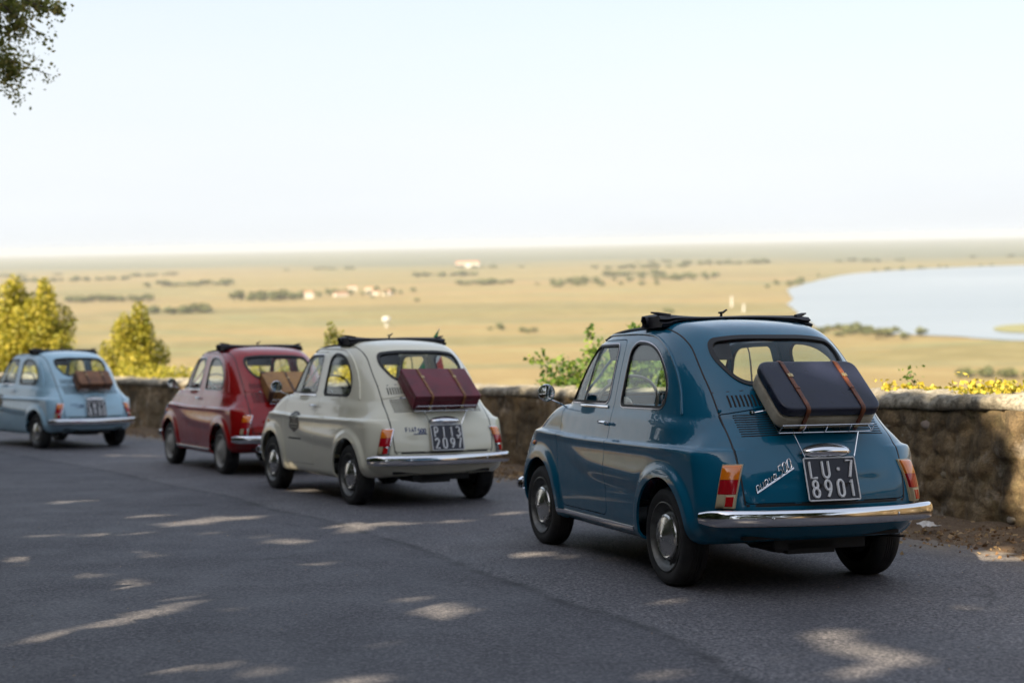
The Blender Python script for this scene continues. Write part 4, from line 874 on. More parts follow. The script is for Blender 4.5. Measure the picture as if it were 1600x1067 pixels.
# dirt verge at the foot of the wall
DIRT = mat('verge_soil', (.16, .12, .08), .95); n = NT(DIRT); n.col(n.mix(n.ramp(n.noise(60, 4, .7), [(.35, 0), (.65, 1)]), n.ramp(n.noise(5, 6, .65), [(.3, (.11, .075, .045)), (.55, (.20, .145, .085)), (.75, (.27, .21, .13))]), (.10, .06, .035))); n.bump(n.noise(45, 5, .7), .8, .02)
ss2 = np.arange(14, s_of_y(40), .06)
strip('verge_soil', ss2, np.linspace(-.95, .06, 22), lambda X, Y, S, O: G(X, Y) + .004 + np.maximum(-.012, .075 * sstep(-.75, .0, O) * (.45 + .8 * fbm(np.stack([X, Y, X * 0], -1) * 3.2, 4)) + .030 * (fbm(np.stack([X, Y, X * 0], -1) * 9, 3) - .42) - .03 * sstep(-.55, -.9, O - .55 * (fbm(np.stack([S * .8, S * 0, S * 0], -1), 3) - .5))), DIRT, kind='structure')
# bank on the inner side of the road
BANKM = mat('bank_grass', (.10, .10, .04), .95); n = NT(BANKM); n.col(n.ramp(n.noise(1.4, 7, .65), [(.3, (.05, .055, .02)), (.5, (.13, .11, .05)), (.7, (.20, .15, .075))])); n.bump(n.noise(20, 5), .8, .05)
strip('hill_bank', np.arange(0, WLEN, 1.0), np.r_[-10.5, -11, -11.6, np.arange(-12.5, -60, -2.5)][::-1], lambda X, Y, S, O: G(X, Y) - .02 + .50 * np.maximum(-O - 11, 0) ** .95 * (.75 + .5 * fbm(np.stack([X, Y, X * 0], -1) * .25, 4)), BANKM, kind='structure')
# ---- wall
WALLM = mat('wall_render', (.12, .10, .07), .92); n = NT(WALLM)
big = n.noise(1.6, 7, .68); streak = n.noise(3.0, 6, .7, stretch=(1.6, 1.6, .55)); c = n.ramp(big, [(.28, (.060, .045, .022)), (.42, (.15, .105, .052)), (.56, (.25, .175, .09)), (.74, (.38, .30, .19))])
c = n.mix(n.ramp(streak, [(.40, .75), (.56, 0.0)]), c, (.045, .034, .018)); c = n.mix(n.ramp(n.noise(4.2, 5, .6), [(.56, 0.0), (.68, .85)]), c, (.42, .36, .28)); c = n.mix(n.ramp(n.noise(3.1, 5, .6, stretch=(1, 1, 1.5)), [(.60, 0), (.75, .6)]), c, (.24, .13, .045))
c = n.mix(n.ramp(n.noise(2.4, 6, .7), [(.55, 0), (.72, .5)]), c, (.075, .085, .025)); c = n.mix(n.ramp(n.noise(55, 4, .7), [(.35, .45), (.6, 0)]), c, (.025, .02, .014))
n.col(c); b1 = n.bump(n.noise(26, 6, .7), .9, .02); n.bump(n.noise(110, 4, .7), .7, .005, b1)
COPM = mat('coping_mortar', (.30, .27, .21), .92); n = NT(COPM); c = n.ramp(n.noise(5, 7, .7), [(.3, (.16, .14, .10)), (.55, (.33, .30, .235)), (.75, (.44, .41, .34))]); c = n.mix(n.ramp(n.noise(30, 5, .7), [(.38, .7), (.55, 0)]), c, (.09, .08, .055)); n.col(c); b1 = n.bump(n.noise(30, 6, .7), .9, .015); n.bump(n.noise(150, 3), .6, .004, b1)
WH = .90; WT = .46
wall = thing('retaining_wall', 'long mossy stone retaining wall with a pale mortar top behind the cars', 'wall', loc=(0, 0, 0))
def wall_mesh(s0, s1, ds, nz, coping=False):
    ss = np.arange(s0, s1 + ds * .5, ds)
    if not coping: zz = np.linspace(-.25, WH - .075, nz); prof = [(0, z) for z in zz] + [(.12, WH - .075)]
    else:
        t = np.linspace(0, math.pi, nz); r = .055; prof = [(.05, WH - .11), (.000, WH - .088)] + [(.045 - .05 * math.cos(a * .5) , WH - .05 + .045 * math.sin(a * .5)) for a in t] + [(o, WH + .004) for o in np.linspace(.06, WT - .05, max(6, nz // 2))] + [(WT + .01, WH - .03), (WT + .02, WH - .25), (WT, -1.6)]
    prof = np.array(prof); S_, K = np.meshgrid(ss, np.arange(len(prof)), indexing='ij'); O = prof[K, 0]; Zl = prof[K, 1]; x, y, nx, ny = wall_at(S_)
    P3 = np.stack([S_, O * 1.0, Zl], -1)
    st = 0
    if not coping:
        # rubble showing through the render: jittered cells
        cs = .23; q = np.stack([S_ / cs, Zl / (cs * .72)], -1); I = np.floor(q).astype(int); best = np.full(S_.shape, 9.0); sec = np.full(S_.shape, 9.0)
        def hh(a, b, k): n_ = (a * 73856093 ^ b * 19349663 ^ k * 83492791) & 0xffff; return ((n_ * 2654435761) & 0xffff) / 65535.0
        for da in (-1, 0, 1):
            for db in (-1, 0, 1):
                A = I[..., 0] + da; B_ = I[..., 1] + db; cx = A + .15 + .7 * hh(A, B_, 1); cy = B_ + .15 + .7 * hh(A, B_, 2); d = np.hypot(q[..., 0] - cx, q[..., 1] - cy) * (.8 + .5 * hh(A, B_, 3)); sec = np.minimum(sec, np.maximum(best, d)); best = np.minimum(best, d)
        st = sstep(.0, .30, sec - best) * .020 * sstep(.46, .66, fbm(P3 * 1.1, 3, 5))
        amp = .060 * (fbm(P3 * 2.1, 4, 1) - .5) + .050 * (fbm(P3 * 7, 3, 2) - .5) + .022 * (fbm(P3 * 22, 2, 3) - .5) ; d = -(amp + st) + .05 * sstep(.1, .9, Zl / WH) * .6
        d = np.where(O > .05, 0, d); X = x + nx * (O + d); Y = y + ny * (O + d); Z = G(x, y) + Zl
    else:
        e = (K >= 1) & (K < len(prof) - 3); amp = (.060 * (fbm(np.stack([S_ * 1.7, S_ * 0, S_ * 0 + O * 2], -1), 3, 8) - .5) + .050 * (fbm(P3 * 8, 3, 9) - .5) + .026 * (fbm(P3 * 24, 2, 4) - .5)) * e
        X = x + nx * (O - amp * (O < .08)); Y = y + ny * (O - amp * (O < .08)); Z = G(x, y) + Zl + amp * .8 + .025 * (fbm(np.stack([S_ * .35, S_ * 0, S_ * 0], -1), 2, 11) - .5)
    n1, n2 = S_.shape; i = np.arange(n1 * n2).reshape(n1, n2); F = np.stack([i[:-1, :-1], i[1:, :-1], i[1:, 1:], i[:-1, 1:]], -1).reshape(-1, 4)
    return mesh_np('wall', np.stack([X, Y, Z], -1).reshape(-1, 3), F)
sa_, sb_ = s_of_y(7.5), s_of_y(26)
for s0, s1, ds, nz_ in ((0.5, sa_, .12, 16), (sa_, sb_, .022, 44), (sb_, WLEN - 1, .12, 16)):
    obj('rendered_face', wall_mesh(s0, s1, ds, nz_), WALLM, wall); obj('coping', wall_mesh(s0, s1, ds, 10, True), COPM, wall)
# stones that stand out of the face
STM = []
for k, (a, b_) in enumerate((((.30, .26, .20), (.18, .15, .11)), ((.38, .31, .26), (.22, .16, .13)), ((.24, .20, .13), (.13, .10, .06)), ((.34, .24, .15), (.20, .12, .06)))):
    m_ = mat('wall_stone_%d' % k, a, .9); n = NT(m_); n.col(n.ramp(n.noise(14, 6, .7), [(.3, b_), (.6, a)])); n.bump(n.noise(40, 5, .7), .8, .008); STM.append(m_)
stones = []
for k in range(6):
    bm = bmesh.new(); bmesh.ops.create_icosphere(bm, subdivisions=2, radius=1); rr = np.random.default_rng(50 + k)
    for v in bm.verts:
        p = np.array(v.co); v.co = Vector(p * (.75 + .5 * fbm(p[None] * 1.3 + 7 * k, 2, k)[0]) * [1, .6, .72])
    me = bpy.data.meshes.new('stone'); bm.to_mesh(me); bm.free(); me.polygons.foreach_set('use_smooth', np.ones(len(me.polygons), bool)); me.materials.append(None); stones.append(me)
rr = np.random.default_rng(21)
for k in range(170):
    s = rr.uniform(s_of_y(8.2), s_of_y(24)) if k > 60 else rr.uniform(s_of_y(8.4), s_of_y(13)); h_ = rr.uniform(.06, WH - .14); x, y, nx, ny = wall_at(s); sz = rr.uniform(.016, .045) * (1.4 if rr.random() < .12 else 1)
    o = obj('stone', stones[k % 6], None, wall); fo = .05 * .6 * float(sstep(.1, .9, h_ / WH)) + .25 * sz; o.location = (x + nx * fo, y + ny * fo, G(x, y) + h_); o.rotation_euler = (rr.uniform(-.5, .5), rr.uniform(-.3, .3), math.atan2(-nx, ny) + rr.uniform(-.2, .2)); o.scale = (sz * rr.uniform(.8, 1.5), sz, sz)
    o.material_slots[0].link = 'OBJECT'; o.material_slots[0].material = STM[int(rr.integers(0, 4))]
# hillside below the wall and the plain
PZ = -93.2
HILLM = mat('hillside_scrub', (.12, .12, .05), .95); n = NT(HILLM); n.col(n.ramp(n.noise(.25, 8, .65), [(.3, (.06, .08, .025)), (.5, (.17, .16, .06)), (.7, (.30, .24, .10))]))
offs = np.r_[WT - .1, WT + .4, 1.5, 3, 5, 8, 12, 18, 26, 36, 50, 70, 95, 125, 160, 200, 250]
def hz(X, Y, S, O):
    x, y, _, _ = wall_at(S); return np.maximum(np.where(O < 3, G(x, y) + .35, G(x, y) + .35) - .62 * np.maximum(O - .8, 0), PZ - 1.5)
strip('hillside', np.arange(0, WLEN, 1.2), offs, hz, HILLM, kind='structure')
FIELD = mat('plain_fields', (.4, .32, .16), .95); n = NT(FIELD)
geo = n.n('ShaderNodeNewGeometry'); pos = geo.outputs['Position']
sep = n.n('ShaderNodeSeparateXYZ'); n.l(pos, sep.inputs[0])
def nz3(scale, sx, sy, detail=4, rough=.55, ox=0.0):
    mp_ = n.n('ShaderNodeMapping'); mp_.inputs['Scale'].default_value = (sx, sy, 1); mp_.inputs['Location'].default_value = (ox, ox * .7, 0); mp_.inputs['Rotation'].default_value = (0, 0, .12); n.l(pos, mp_.inputs[0])
    return n.noise(scale, detail, rough, vec=mp_.outputs[0])
f1 = nz3(.004, .22, 1.0, 3, .5); f2 = nz3(.011, .15, 1.0, 4, .6, 40.0); f3 = nz3(.05, .5, 1, 5, .65)
mpv = n.n('ShaderNodeMapping'); mpv.inputs['Scale'].default_value = (.0012, .0050, 1); mpv.inputs['Rotation'].default_value = (0, 0, .1); n.l(pos, mpv.inputs[0])
vr = n.n('ShaderNodeTexVoronoi', distance='CHEBYCHEV'); vr.inputs['Scale'].default_value = 1.0; n.l(mpv.outputs[0], vr.inputs['Vector'])
c = n.ramp(f1, [(.30, (0.109, 0.093, 0.024)), (.45, (0.154, 0.118, 0.034)), (.58, (0.179, 0.125, 0.044)), (.72, (0.105, 0.091, 0.024))])
sc_ = n.n('ShaderNodeSeparateColor'); n.l(vr.outputs['Color'], sc_.inputs[0]); pc = n.ramp(sc_.outputs[0], [(.0, (0.084, 0.084, 0.021)), (.35, (0.163, 0.127, 0.039)), (.6, (0.188, 0.127, 0.048)), (.85, (0.088, 0.084, 0.021)), (1.0, (0.149, 0.107, 0.039))]); c = n.mix(.72, c, pc)
ve = n.n('ShaderNodeTexVoronoi', feature='DISTANCE_TO_EDGE'); ve.inputs['Scale'].default_value = 1.0; n.l(mpv.outputs[0], ve.inputs['Vector']); c = n.mix(n.ramp(ve.outputs['Distance'], [(.0, .75), (.05, 0)]), c, (.11, .12, .05))
c = n.mix(n.ramp(f2, [(.60, 0), (.72, .5)]), c, (.20, .24, .10)); c = n.mix(n.ramp(f3, [(.50, 0), (.66, .40)]), c, (.28, .24, .11))
# far woods and the band of trees before the horizon
yf = n.math('ADD', sep.outputs[1], n.math('MULTIPLY', sep.outputs[0], .35)); yn = n.math('ADD', yf, n.math('MULTIPLY', n.math('SUBTRACT', nz3(.0009, 1, 1, 5), .5), 5200))
c = n.mix(n.ramp(n.math('DIVIDE', yn, 20000), [(.25, 0), (.33, 1)]), c, n.ramp(nz3(.0022, .3, 1, 6, .65), [(.40, (.055, .068, .04)), (.60, (.10, .105, .055)), (.75, (.17, .155, .08))])); n.col(c)
def sheet(name, poly, z, m, **k):
    bm = bmesh.new(); vs = [bm.verts.new((x, y, z)) for x, y in poly]; f = bm.faces.new(vs); bmesh.ops.triangulate(bm, faces=[f]); bmesh.ops.recalc_face_normals(bm, faces=bm.faces[:])
    for f in bm.faces:
        if f.normal.z < 0: f.normal_flip()
    me = bpy.data.meshes.new(name); bm.to_mesh(me); bm.free(); return obj(name, me, m, **k)
PR = 26000
sheet('plain', [(-PR, -3000), (PR, -3000), (PR, PR), (-PR, PR)], PZ, FIELD, kind='structure')
WATER = mat('lake_water', (.20, .29, .38), .34, 0, spec=.5); n = NT(WATER); n.col(n.ramp(n.noise(.002, 4, stretch=(.3, 1, 1)), [(.35, (.15, .19, .23)), (.65, (.21, .25, .29))])); n.bump(n.noise(.25, 4, stretch=(.6, 1, 1)), .35, .6)
LK = [(448, 2246), (521, 2579), (639, 2917), (823, 3398), (1015, 3672), (1252, 3884), (1514, 4010), (1880, 4300), (2326, 4596), (2900, 4300), (1851, 3094), (662, 1104), (526, 1140), (465, 1200), (427, 1243), (399, 1293), (353, 1334), (346, 1415), (327, 1432), (324, 1523), (364, 1794)]
LK = catmull(LK, 6, True); LK += 22 * (np.stack([fbm(np.stack([LK[:, 0] / 40, LK[:, 1] / 60, LK[:, 0] * 0 + k], -1), 3, k) for k in (1, 2)], 1) - .5)
sheet('lake', LK, PZ + .6, WATER, kind='structure')
SP = catmull([(473, 1365), (509, 1417), (560, 1425), (640, 1380), (640, 1290), (540, 1290), (470, 1309)], 5, True)
sheet('sand_spit', SP, PZ + 1.2, mat('spit_grass', (.17, .17, .07), .95), kind='structure')
# ------------------------------------------------------------ vegetation
def leaf_mat(name, c1, c2, c3, trans=.45):
    m = bpy.data.materials.new(name); m.use_nodes = True; t = m.node_tree; t.nodes.clear()
    g = t.nodes.new('ShaderNodeNewGeometry'); r = t.nodes.new('ShaderNodeValToRGB'); e = r.color_ramp.elements; e.new(.5)
    for i, (p, c) in enumerate(((0, c1), (.55, c2), (1, c3))): e[i].position = p; e[i].color = (*c, 1)
    t.links.new(g.outputs['Random Per Island'], r.inputs[0])
    d = t.nodes.new('ShaderNodeBsdfPrincipled'); d.inputs['Roughness'].default_value = .55; tr = t.nodes.new('ShaderNodeBsdfTranslucent'); mx = t.nodes.new('ShaderNodeMixShader'); mx.inputs[0].default_value = trans; o = t.nodes.new('ShaderNodeOutputMaterial')
    for a, b in ((r.outputs[0], d.inputs['Base Color']), (r.outputs[0], tr.inputs[0]), (d.outputs[0], mx.inputs[1]), (tr.outputs[0], mx.inputs[2]), (mx.outputs[0], o.inputs[0])): t.links.new(a, b)
    return m
LOAK = leaf_mat('oak_leaves', (.030, .055, .016), (.055, .085, .022), (.10, .12, .03), .3)
LYEL = leaf_mat('yellow_green_leaves', (.16, .18, .02), (.38, .35, .035), (.60, .50, .08), .45); LGRN = leaf_mat('vine_leaves', (.05, .12, .02), (.12, .21, .03), (.25, .32, .05))
LOLV = leaf_mat('shrub_leaves', (.10, .14, .03), (.22, .23, .05), (.36, .32, .08)); LFAR = leaf_mat('far_tree_leaves', (.09, .115, .04), (.14, .16, .055), (.21, .20, .08), .3)
LDRY = leaf_mat('dry_leaves', (.12, .06, .025), (.30, .18, .08), (.52, .38, .20), .15); BARK = mat('bark', (.08, .06, .04), .95); n = NT(BARK); n.col(n.ramp(n.noise(12, 6, .7, stretch=(1, 1, .2)), [(.3, (.04, .03, .02)), (.7, (.14, .11, .08))]))
FLOW = leaf_mat('yellow_flowers', (.32, .26, .02), (.48, .38, .03), (.60, .50, .10), .3)
def leaves(P, size, rng, shape='leaf', D=None):
    """one folded leaf per point"""
    n = len(P); sz = size * rng.uniform(.6, 1.35, n)[:, None]; a = rng.normal(size=(n, 3)); a /= np.linalg.norm(a, axis=1)[:, None]
    if D is not None: a = a * .5 + D; a /= np.linalg.norm(a, axis=1)[:, None]
    b = rng.normal(size=(n, 3)); b -= a * (a * b).sum(1)[:, None]; b /= np.linalg.norm(b, axis=1)[:, None]; c = np.cross(a, b)
    w = .36 if shape == 'leaf' else .55
    V = np.stack([P - a * sz * .5, P + b * sz * w + c * sz * .12, P + a * sz * .5, P - b * sz * w + c * sz * .12], 1).reshape(-1, 3); i = np.arange(n) * 4
    return V, np.concatenate([np.stack([i, i + 1, i + 2], 1), np.stack([i, i + 2, i + 3], 1)])
def leaf_obj(name, P, size, m, parent, rng, shape='leaf', D=None, **k):
    V, F = leaves(np.asarray(P), size, rng, shape, D); return obj(name, mesh_np(name, V, F, None, False), m, parent, **k)
def blob_points(rng, blobs, per, shell=.55):
    out = []
    for (c, r, nrm) in blobs:
        d = rng.normal(size=(per, 3)); d /= np.linalg.norm(d, axis=1)[:, None]; q = (shell + (1 - shell) * rng.random(per) ** .6)[:, None]; out.append(np.array(c) + d * q * np.array(r))
    return np.concatenate(out)
def trunk_mesh(P0, tips, r0, rng):
    m = MB(); P0 = np.array(P0, float)
    for k, T in enumerate(tips):
        T = np.array(T, float); mid = P0 * .5 + T * .5 + rng.normal(size=3) * .06 * np.linalg.norm(T - P0); mid[:2] = P0[:2] * .65 + T[:2] * .35; P = catmull([P0, mid, T], 5); m.tube(P, np.linspace(r0 * (1 if k == 0 else .7), r0 * .15, len(P)), 7)
    return m.mesh('trunk')
SUNV = np.array(SDIR)
def shadow_xy(P):
    """where each point's shadow meets the road"""
    t = (P[:, 2] - G(P[:, 0], P[:, 1])) / SUNV[2]; Q = P - SUNV * t[:, None]
    for _ in range(4): t = t + (Q[:, 2] - G(Q[:, 0], Q[:, 1])) / SUNV[2]; Q = P - SUNV * t[:, None]
    return Q
HOLES = [(-2.6, 9.46, .28, .14), (-2.35, 7.45, .42, .20), (-3.21, 9.39, .26, .12), (-2.08, 6.79, .26, .14), (-1.8, 6.24, .14, .10), (-2.06, 5.65, .2, .12), (-1.88, 5.75, .14, .1), (-1.42, 5.07, .26, .13), (-.91, 5.02, .2, .12), (-.48, 4.84, .26, .12), (-1.51, 6.76, .2, .12),
         (-.93, 9.73, .24, .12), (-1.07, 7.73, .17, .10), (-1.37, 7.83, .22, .12), (-2.13, 12.57, .3, .14), (1.39, 5.04, .24, .12), (1.21, 5.48, .26, .13), (.62, 6.45, .24, .12), (2.77, 7.89, .5, .16), (.09, 8.15, .3, .14), (.36, 7.91, .28, .14), (2.12, 6.19, .2, .12), (.55, 4.9, .24, .12),
         (-4.91, 17.7, .45, .2), (-3.93, 11.67, .3, .14), (-2.11, 10.32, .24, .12), (-2.51, 10.0, .3, .14), (-2.9, 7.9, .2, .12), (-2.4, 8.4, .18, .12), (-3.0, 10.6, .26, .12), (-.2, 5.6, .16, .10), (2.4, 5.3, .26, .12), (-1.6, 9.0, .2, .10), (.0, 10.6, .22, .12), (3.0, 7.3, .4, .14)] + [(float(a), float(b), float(c_), float(c_) * .5) for a, b, c_ in zip(np.random.default_rng(9).uniform(-3.8, -.3, 44), np.random.default_rng(10).uniform(4.8, 10.2, 44), np.random.default_rng(12).uniform(.08, .22, 44))] + [(-2.3, 16.1, .16, .12), (.88, 9.0, .08, .08)]
_hr = np.random.default_rng(77); HOLES = [(hx + float(_hr.normal()) * ax * .75 * (k > 0), hy + float(_hr.normal()) * max(ay, .1) * .9 * (k > 0), ax * (.62 if k == 0 else float(_hr.uniform(.2, .5))), ay * (.8 if k == 0 else .55)) for hx, hy, ax, ay in HOLES for k in range(4)]
def holes(P):
    Q = shadow_xy(P); keep = np.ones(len(P), bool)
    for (hx, hy, ax, ay) in HOLES: keep &= ((Q[:, 0] - hx) / (ax + .06)) ** 2 + ((Q[:, 1] - hy) / (ay + .12)) ** 2 > 1
    wd = wall_dist(Q[:, 0], Q[:, 1]); return keep & ((wd < .85) | (Q[:, 1] < 4)) & ~((wd > .05) & (Q[:, 1] < 9.15 + .75 * wd) & (Q[:, 1] > 4.5))
def cull(P):
    Q = shadow_xy(P); keep = np.ones(len(P), bool); wd = wall_dist(Q[:, 0], Q[:, 1])
    keep &= (wd < .85 + .5 * fbm(np.stack([Q[:, 0] * 1.5, Q[:, 1] * 1.5, Q[:, 0] * 0], -1), 2)) | (Q[:, 1] < 4)
    keep &= ~((wd > .05) & (Q[:, 1] < 9.15 + .75 * wd + .2 * np.sin(Q[:, 0] * 5)) & (Q[:, 1] > 4.5))
    for (hx, hy, ax, ay) in HOLES: keep &= ((Q[:, 0] - hx) / (ax + .06)) ** 2 + ((Q[:, 1] - hy) / (ay + .12)) ** 2 > 1
    # stay out of the picture
    R3 = np.array(cam.matrix_world.to_3x3()); q = (P - np.array([0, 0, CAM_Z])) @ R3; z = -q[:, 2]; inside = (z > 0) & (np.abs(q[:, 0]) < z * .43 + .35) & (np.abs(q[:, 1]) < z * .285 + .25)
    return keep & ~inside
rng = np.random.default_rng(11)
# the shade trees stand on the inner bank and behind the camera; crowns placed so that the road and cars lie in their shade
def shade_tree(name, foot, crowns, label, per=2600, size=.30):
    t = thing(name, label, 'tree', group='tall shade trees on the bank beside the road'); P = blob_points(rng, [(c, r, 0) for c, r in crowns], per, .15); P = P[cull(P)]
    leaf_obj('crown', P, size, LOAK, t, rng, 'wide', kind='stuff'); obj('trunk', trunk_mesh(foot, [c for c, r in crowns], .22, rng), BARK, t); return t
def gz(x, y): return float(G(np.array(x, float), np.array(y, float)))
def crown_for(x, y, h):   # centre of a crown whose shade falls on (x, y)
    g = gz(x, y); k = h / SUNV[2]; return (x + SUNV[0] * k, y + SUNV[1] * k, g + h)
labels = ['broad shade tree behind the camera beside the bank', 'tall shade tree on the bank to the left of the road', 'spreading shade tree high over the road behind the viewer', 'shade tree on the left bank opposite the cream car', 'shade tree on the left bank opposite the red car', 'shade tree on the left bank beyond the light blue car', 'shade tree at the inner road edge behind the viewer', 'large shade tree on the left bank opposite the blue car']
tgt = [[(-5, 3), (-2, 2.5), (1, 2), (-3.5, 5.5)], [(-6, 9), (-3.2, 8.5), (-7, 12.5), (-4.5, 11.5)], [(0.2, 5.3), (2.8, 5), (2.2, 8.2), (4.6, 3)], [(-.4, 8.6), (1.1, 10.5), (-1.9, 12.0), (-.2, 13.2)], [(-3.8, 15.2), (-1.8, 16.2), (-6.5, 16.5), (-4.2, 18.6)], [(-8.5, 20.5), (-6, 21.5), (-10.5, 24.5), (-7.8, 24)], [(-9.5, 5), (-9, 9), (-10, 13.5), (-9.5, 17)], [(-2.2, 19.2), (-12.5, 21), (-13.5, 27), (-11.5, 27.5)]]
for k, ts in enumerate(tgt):
    hs = [8.6, 10.2, 9.2, 11.2]; cr = [(crown_for(x, y, hs[(i + k) % 4] + (1.6 if y > 12 else 0)), (2.5, 2.5, 1.7)) for i, (x, y) in enumerate(ts)]
    fx, fy = np.mean([c[0][0] for c in cr]) - 2.0, np.mean([c[0][1] for c in cr]) - 1.0; o_ = -wall_dist(np.array(fx), np.array(fy))
    if o_ < 9.8: fx -= (9.8 - o_) * .85; fy -= (9.8 - o_) * .5
    shade_tree('shade_tree', (fx, fy, gz(fx, fy) - .3), cr, labels[k])
for k, (foot, cr, lb) in enumerate([((9.6, -6, 0), [((7.5, -6, 6.5), (3.4, 3, 2.4)), ((3.5, -8, 8), (3.2, 3, 2.2)), ((9.5, -2, 6), (3, 3, 2.6)), ((11, -7, 4), (3, 3, 3)), ((6, -11, 4), (3.4, 3, 3.4))], 'leaning unseen tree added beyond the wall behind the viewer'),  # unseen trees added to block sky and darken reflections in the rear lids
        ((-6.5, -9, .5), [((-4, -8, 6.5), (3.4, 3, 2.6)), ((0, -11, 7), (3.4, 3, 2.4)), ((-8, -7, 5), (3, 3, 2.8)), ((-1, -13, 3.2), (3.6, 3, 3.2))], 'old unseen tree added on the bank far behind the viewer')]): shade_tree('shade_tree', foot, cr, lb, 1500, .40)
for k, (s0, lb) in enumerate([(4, 'unseen dark bushes added on the bank behind the viewer'), (11, 'unseen dark bushes added on the bank left of the viewer'), (18, 'unseen dark bushes added on the bank across from the blue car'), (25, 'unseen dark bushes added on the bank across from the cream car'), (33, 'unseen dark bushes added on the bank across from the red car'), (41, 'unseen dark bushes added on the bank across from the light blue car')]):  # unseen thickets added to darken what the car sides reflect
    x, y, nx, ny = wall_at(s0 + 2.5); X, Y = float(x - nx * 12.6), float(y - ny * 12.6); t = thing('added_thicket', lb, 'bush', group='unseen thickets added along the inner bank'); bl = [((X + rng.normal() * 2.2, Y + rng.normal() * 2.2, gz(X, Y) + rng.uniform(.6, 8.5)), (2.6, 2.6, 1.9), 0) for _ in range(15)]
    P = blob_points(rng, bl, 420, .2); q_ = (P - np.array([0, 0, CAM_Z])) @ np.array(cam.matrix_world.to_3x3()); P = P[~((-q_[:, 2] > 0) & (np.abs(q_[:, 0]) < -q_[:, 2] * .43 + .4))]; P = P[holes(P)]; leaf_obj('foliage', P, .42, LOAK, t, rng, 'wide', kind='stuff')
    obj('stems', trunk_mesh((X, Y, gz(X, Y)), [b_[0] for b_ in bl[:5]], .1, rng), BARK, t)
# spray of branch that hangs into the top left corner of the view
br = thing('overhanging_branch', 'leafy branch tips hanging in at the top left corner of the view', 'branch')
D0 = 11.5
def at(u, v, d):
    R3 = np.array(cam.matrix_world.to_3x3()); return R3 @ np.array([(u - 800) / 2175.6, -(v - 533.5) / 2175.6, -1.0]) * d + np.array([0, 0, CAM_Z])
tips = [[(-60, -60), (10, -20), (50, 5), (95, 18)], [(-60, -40), (0, 5), (35, 35), (72, 60)], [(-80, -20), (-30, 30), (10, 45), (15, 60)], [(-90, 60), (-20, 85), (25, 100), (80, 118)], [(-90, 70), (-20, 110), (10, 130), (32, 156)], [(-90, 40), (-30, 70), (0, 85), (45, 88)]]
m = MB(); LP = []
for k, tp in enumerate(tips):
    C = np.array([at(u, v, D0 + .3 * k) for u, v in tp]); C = catmull(C, 8); m.tube(C, np.linspace(.014, .003, len(C)), 5)
    for i in range(6, len(C)):
        for _ in range(9): LP.append(C[i] + rng.normal(size=3) * .055)
for (u, v, r, nn_) in [(20, 10, 28, 420), (60, 8, 20, 200), (30, 40, 18, 120), (-10, 60, 30, 200), (18, 112, 20, 200), (5, 95, 22, 160), (90, 15, 10, 60)]:
    LP += [at(u, v, D0 + .5) + rng.normal(size=3) * r * .0026 for _ in range(int(nn_ * 1.5))]
LP = np.array(LP); LSPR = leaf_mat('oak_spray_leaves', (.10, .12, .025), (.22, .24, .05), (.38, .30, .11), .6); obj('twigs', m.mesh('twigs'), BARK, br); leaf_obj('foliage', LP, .038, LSPR, br, rng, kind='stuff')
# shrubs beyond the wall
R3C = np.array(cam.matrix_world.to_3x3())
def s_for(u, off):
    """arc length of the wall at which a point `off` metres beyond it lies in the direction of column u"""
    x, y, nx, ny = wall_at(_seg); X = x + nx * off; Y = y + ny * off; ok = (Y > 5) & (_seg > 12) & (_seg < WLEN - 2); return float(_seg[ok][np.argmin(np.abs(X[ok] / Y[ok] - (u - 800) / 2175.6 * 1.0))])
def z_for(u, v, Y):
    d = R3C @ np.array([(u - 800) / 2175.6, -(v - 533.5) / 2175.6, -1.0]); return CAM_Z + d[2] / d[1] * Y
def shrub(label, u, v, off, w, m, seed, n_=1800, size=.07, lobes=9, pointed=0.0, group='shrubs growing beyond the wall', base=-.6):
    w *= 1.12; pointed *= .8
    r = np.random.default_rng(seed); s = s_for(u, off); x, y, nx, ny = wall_at(s); X, Y = float(x + nx * off), float(y + ny * off); z0 = gz(x, y) + base; t = thing('shrub', label, 'shrub', group=group)
    top = z_for(u, v, Y); H = top - z0; bl = []
    for k in range(lobes):
        q = (k + .3) / lobes; ww = w * (1 - pointed * q ** 1.3) * .5 * (1 - .35 * q ** 3); a = k * 2.4 + r.uniform(-.5, .5); rr_ = ww * r.uniform(.35, .85)
        bl.append(((X + rr_ * math.cos(a), Y + rr_ * math.sin(a), z0 + H * (.22 + .62 * q)), (ww * r.uniform(.45, .75), ww * r.uniform(.45, .75), H * r.uniform(.10, .17)), 0))
    bl.append(((X, Y, z0 + H * .28), (w * .5, w * .45, H * .28), 0)); bl.append(((X + r.uniform(-.06, .06) * w, Y, top - .15 * H), (w * .13, w * .13, .15 * H), 0))
    P = blob_points(r, bl, n_ // len(bl), .3); P = np.concatenate([P, P[: n_ // 6] + r.normal(size=(n_ // 6, 3)) * w * .06]); leaf_obj('foliage', P, size, m, t, r, kind='stuff'); obj('stems', trunk_mesh((X, Y, z0 - .8), [b_[0] for b_ in bl], .035, r), BARK, t); return t
def s_at(u): return s_for(u, .3)
shrub('tall yellow green shrub with a single blunt top at the left edge', 30, 427, 1.9, 1.7, LYEL, 1, 9000, .085, 13, .35); shrub('broad yellow bush behind the light blue car roof', -25, 465, 1.7, 2.4, LYEL, 2, 9000, .085, 9)
shrub('tall yellow shrub just right of the blunt topped one', 76, 430, 2.1, 1.25, LYEL, 3, 6500, .08, 11, .3); shrub('low yellow bush filling the gap right of the two tall shrubs', 95, 520, 1.8, 1.0, LYEL, 13, 3600, .075, 7, .3)
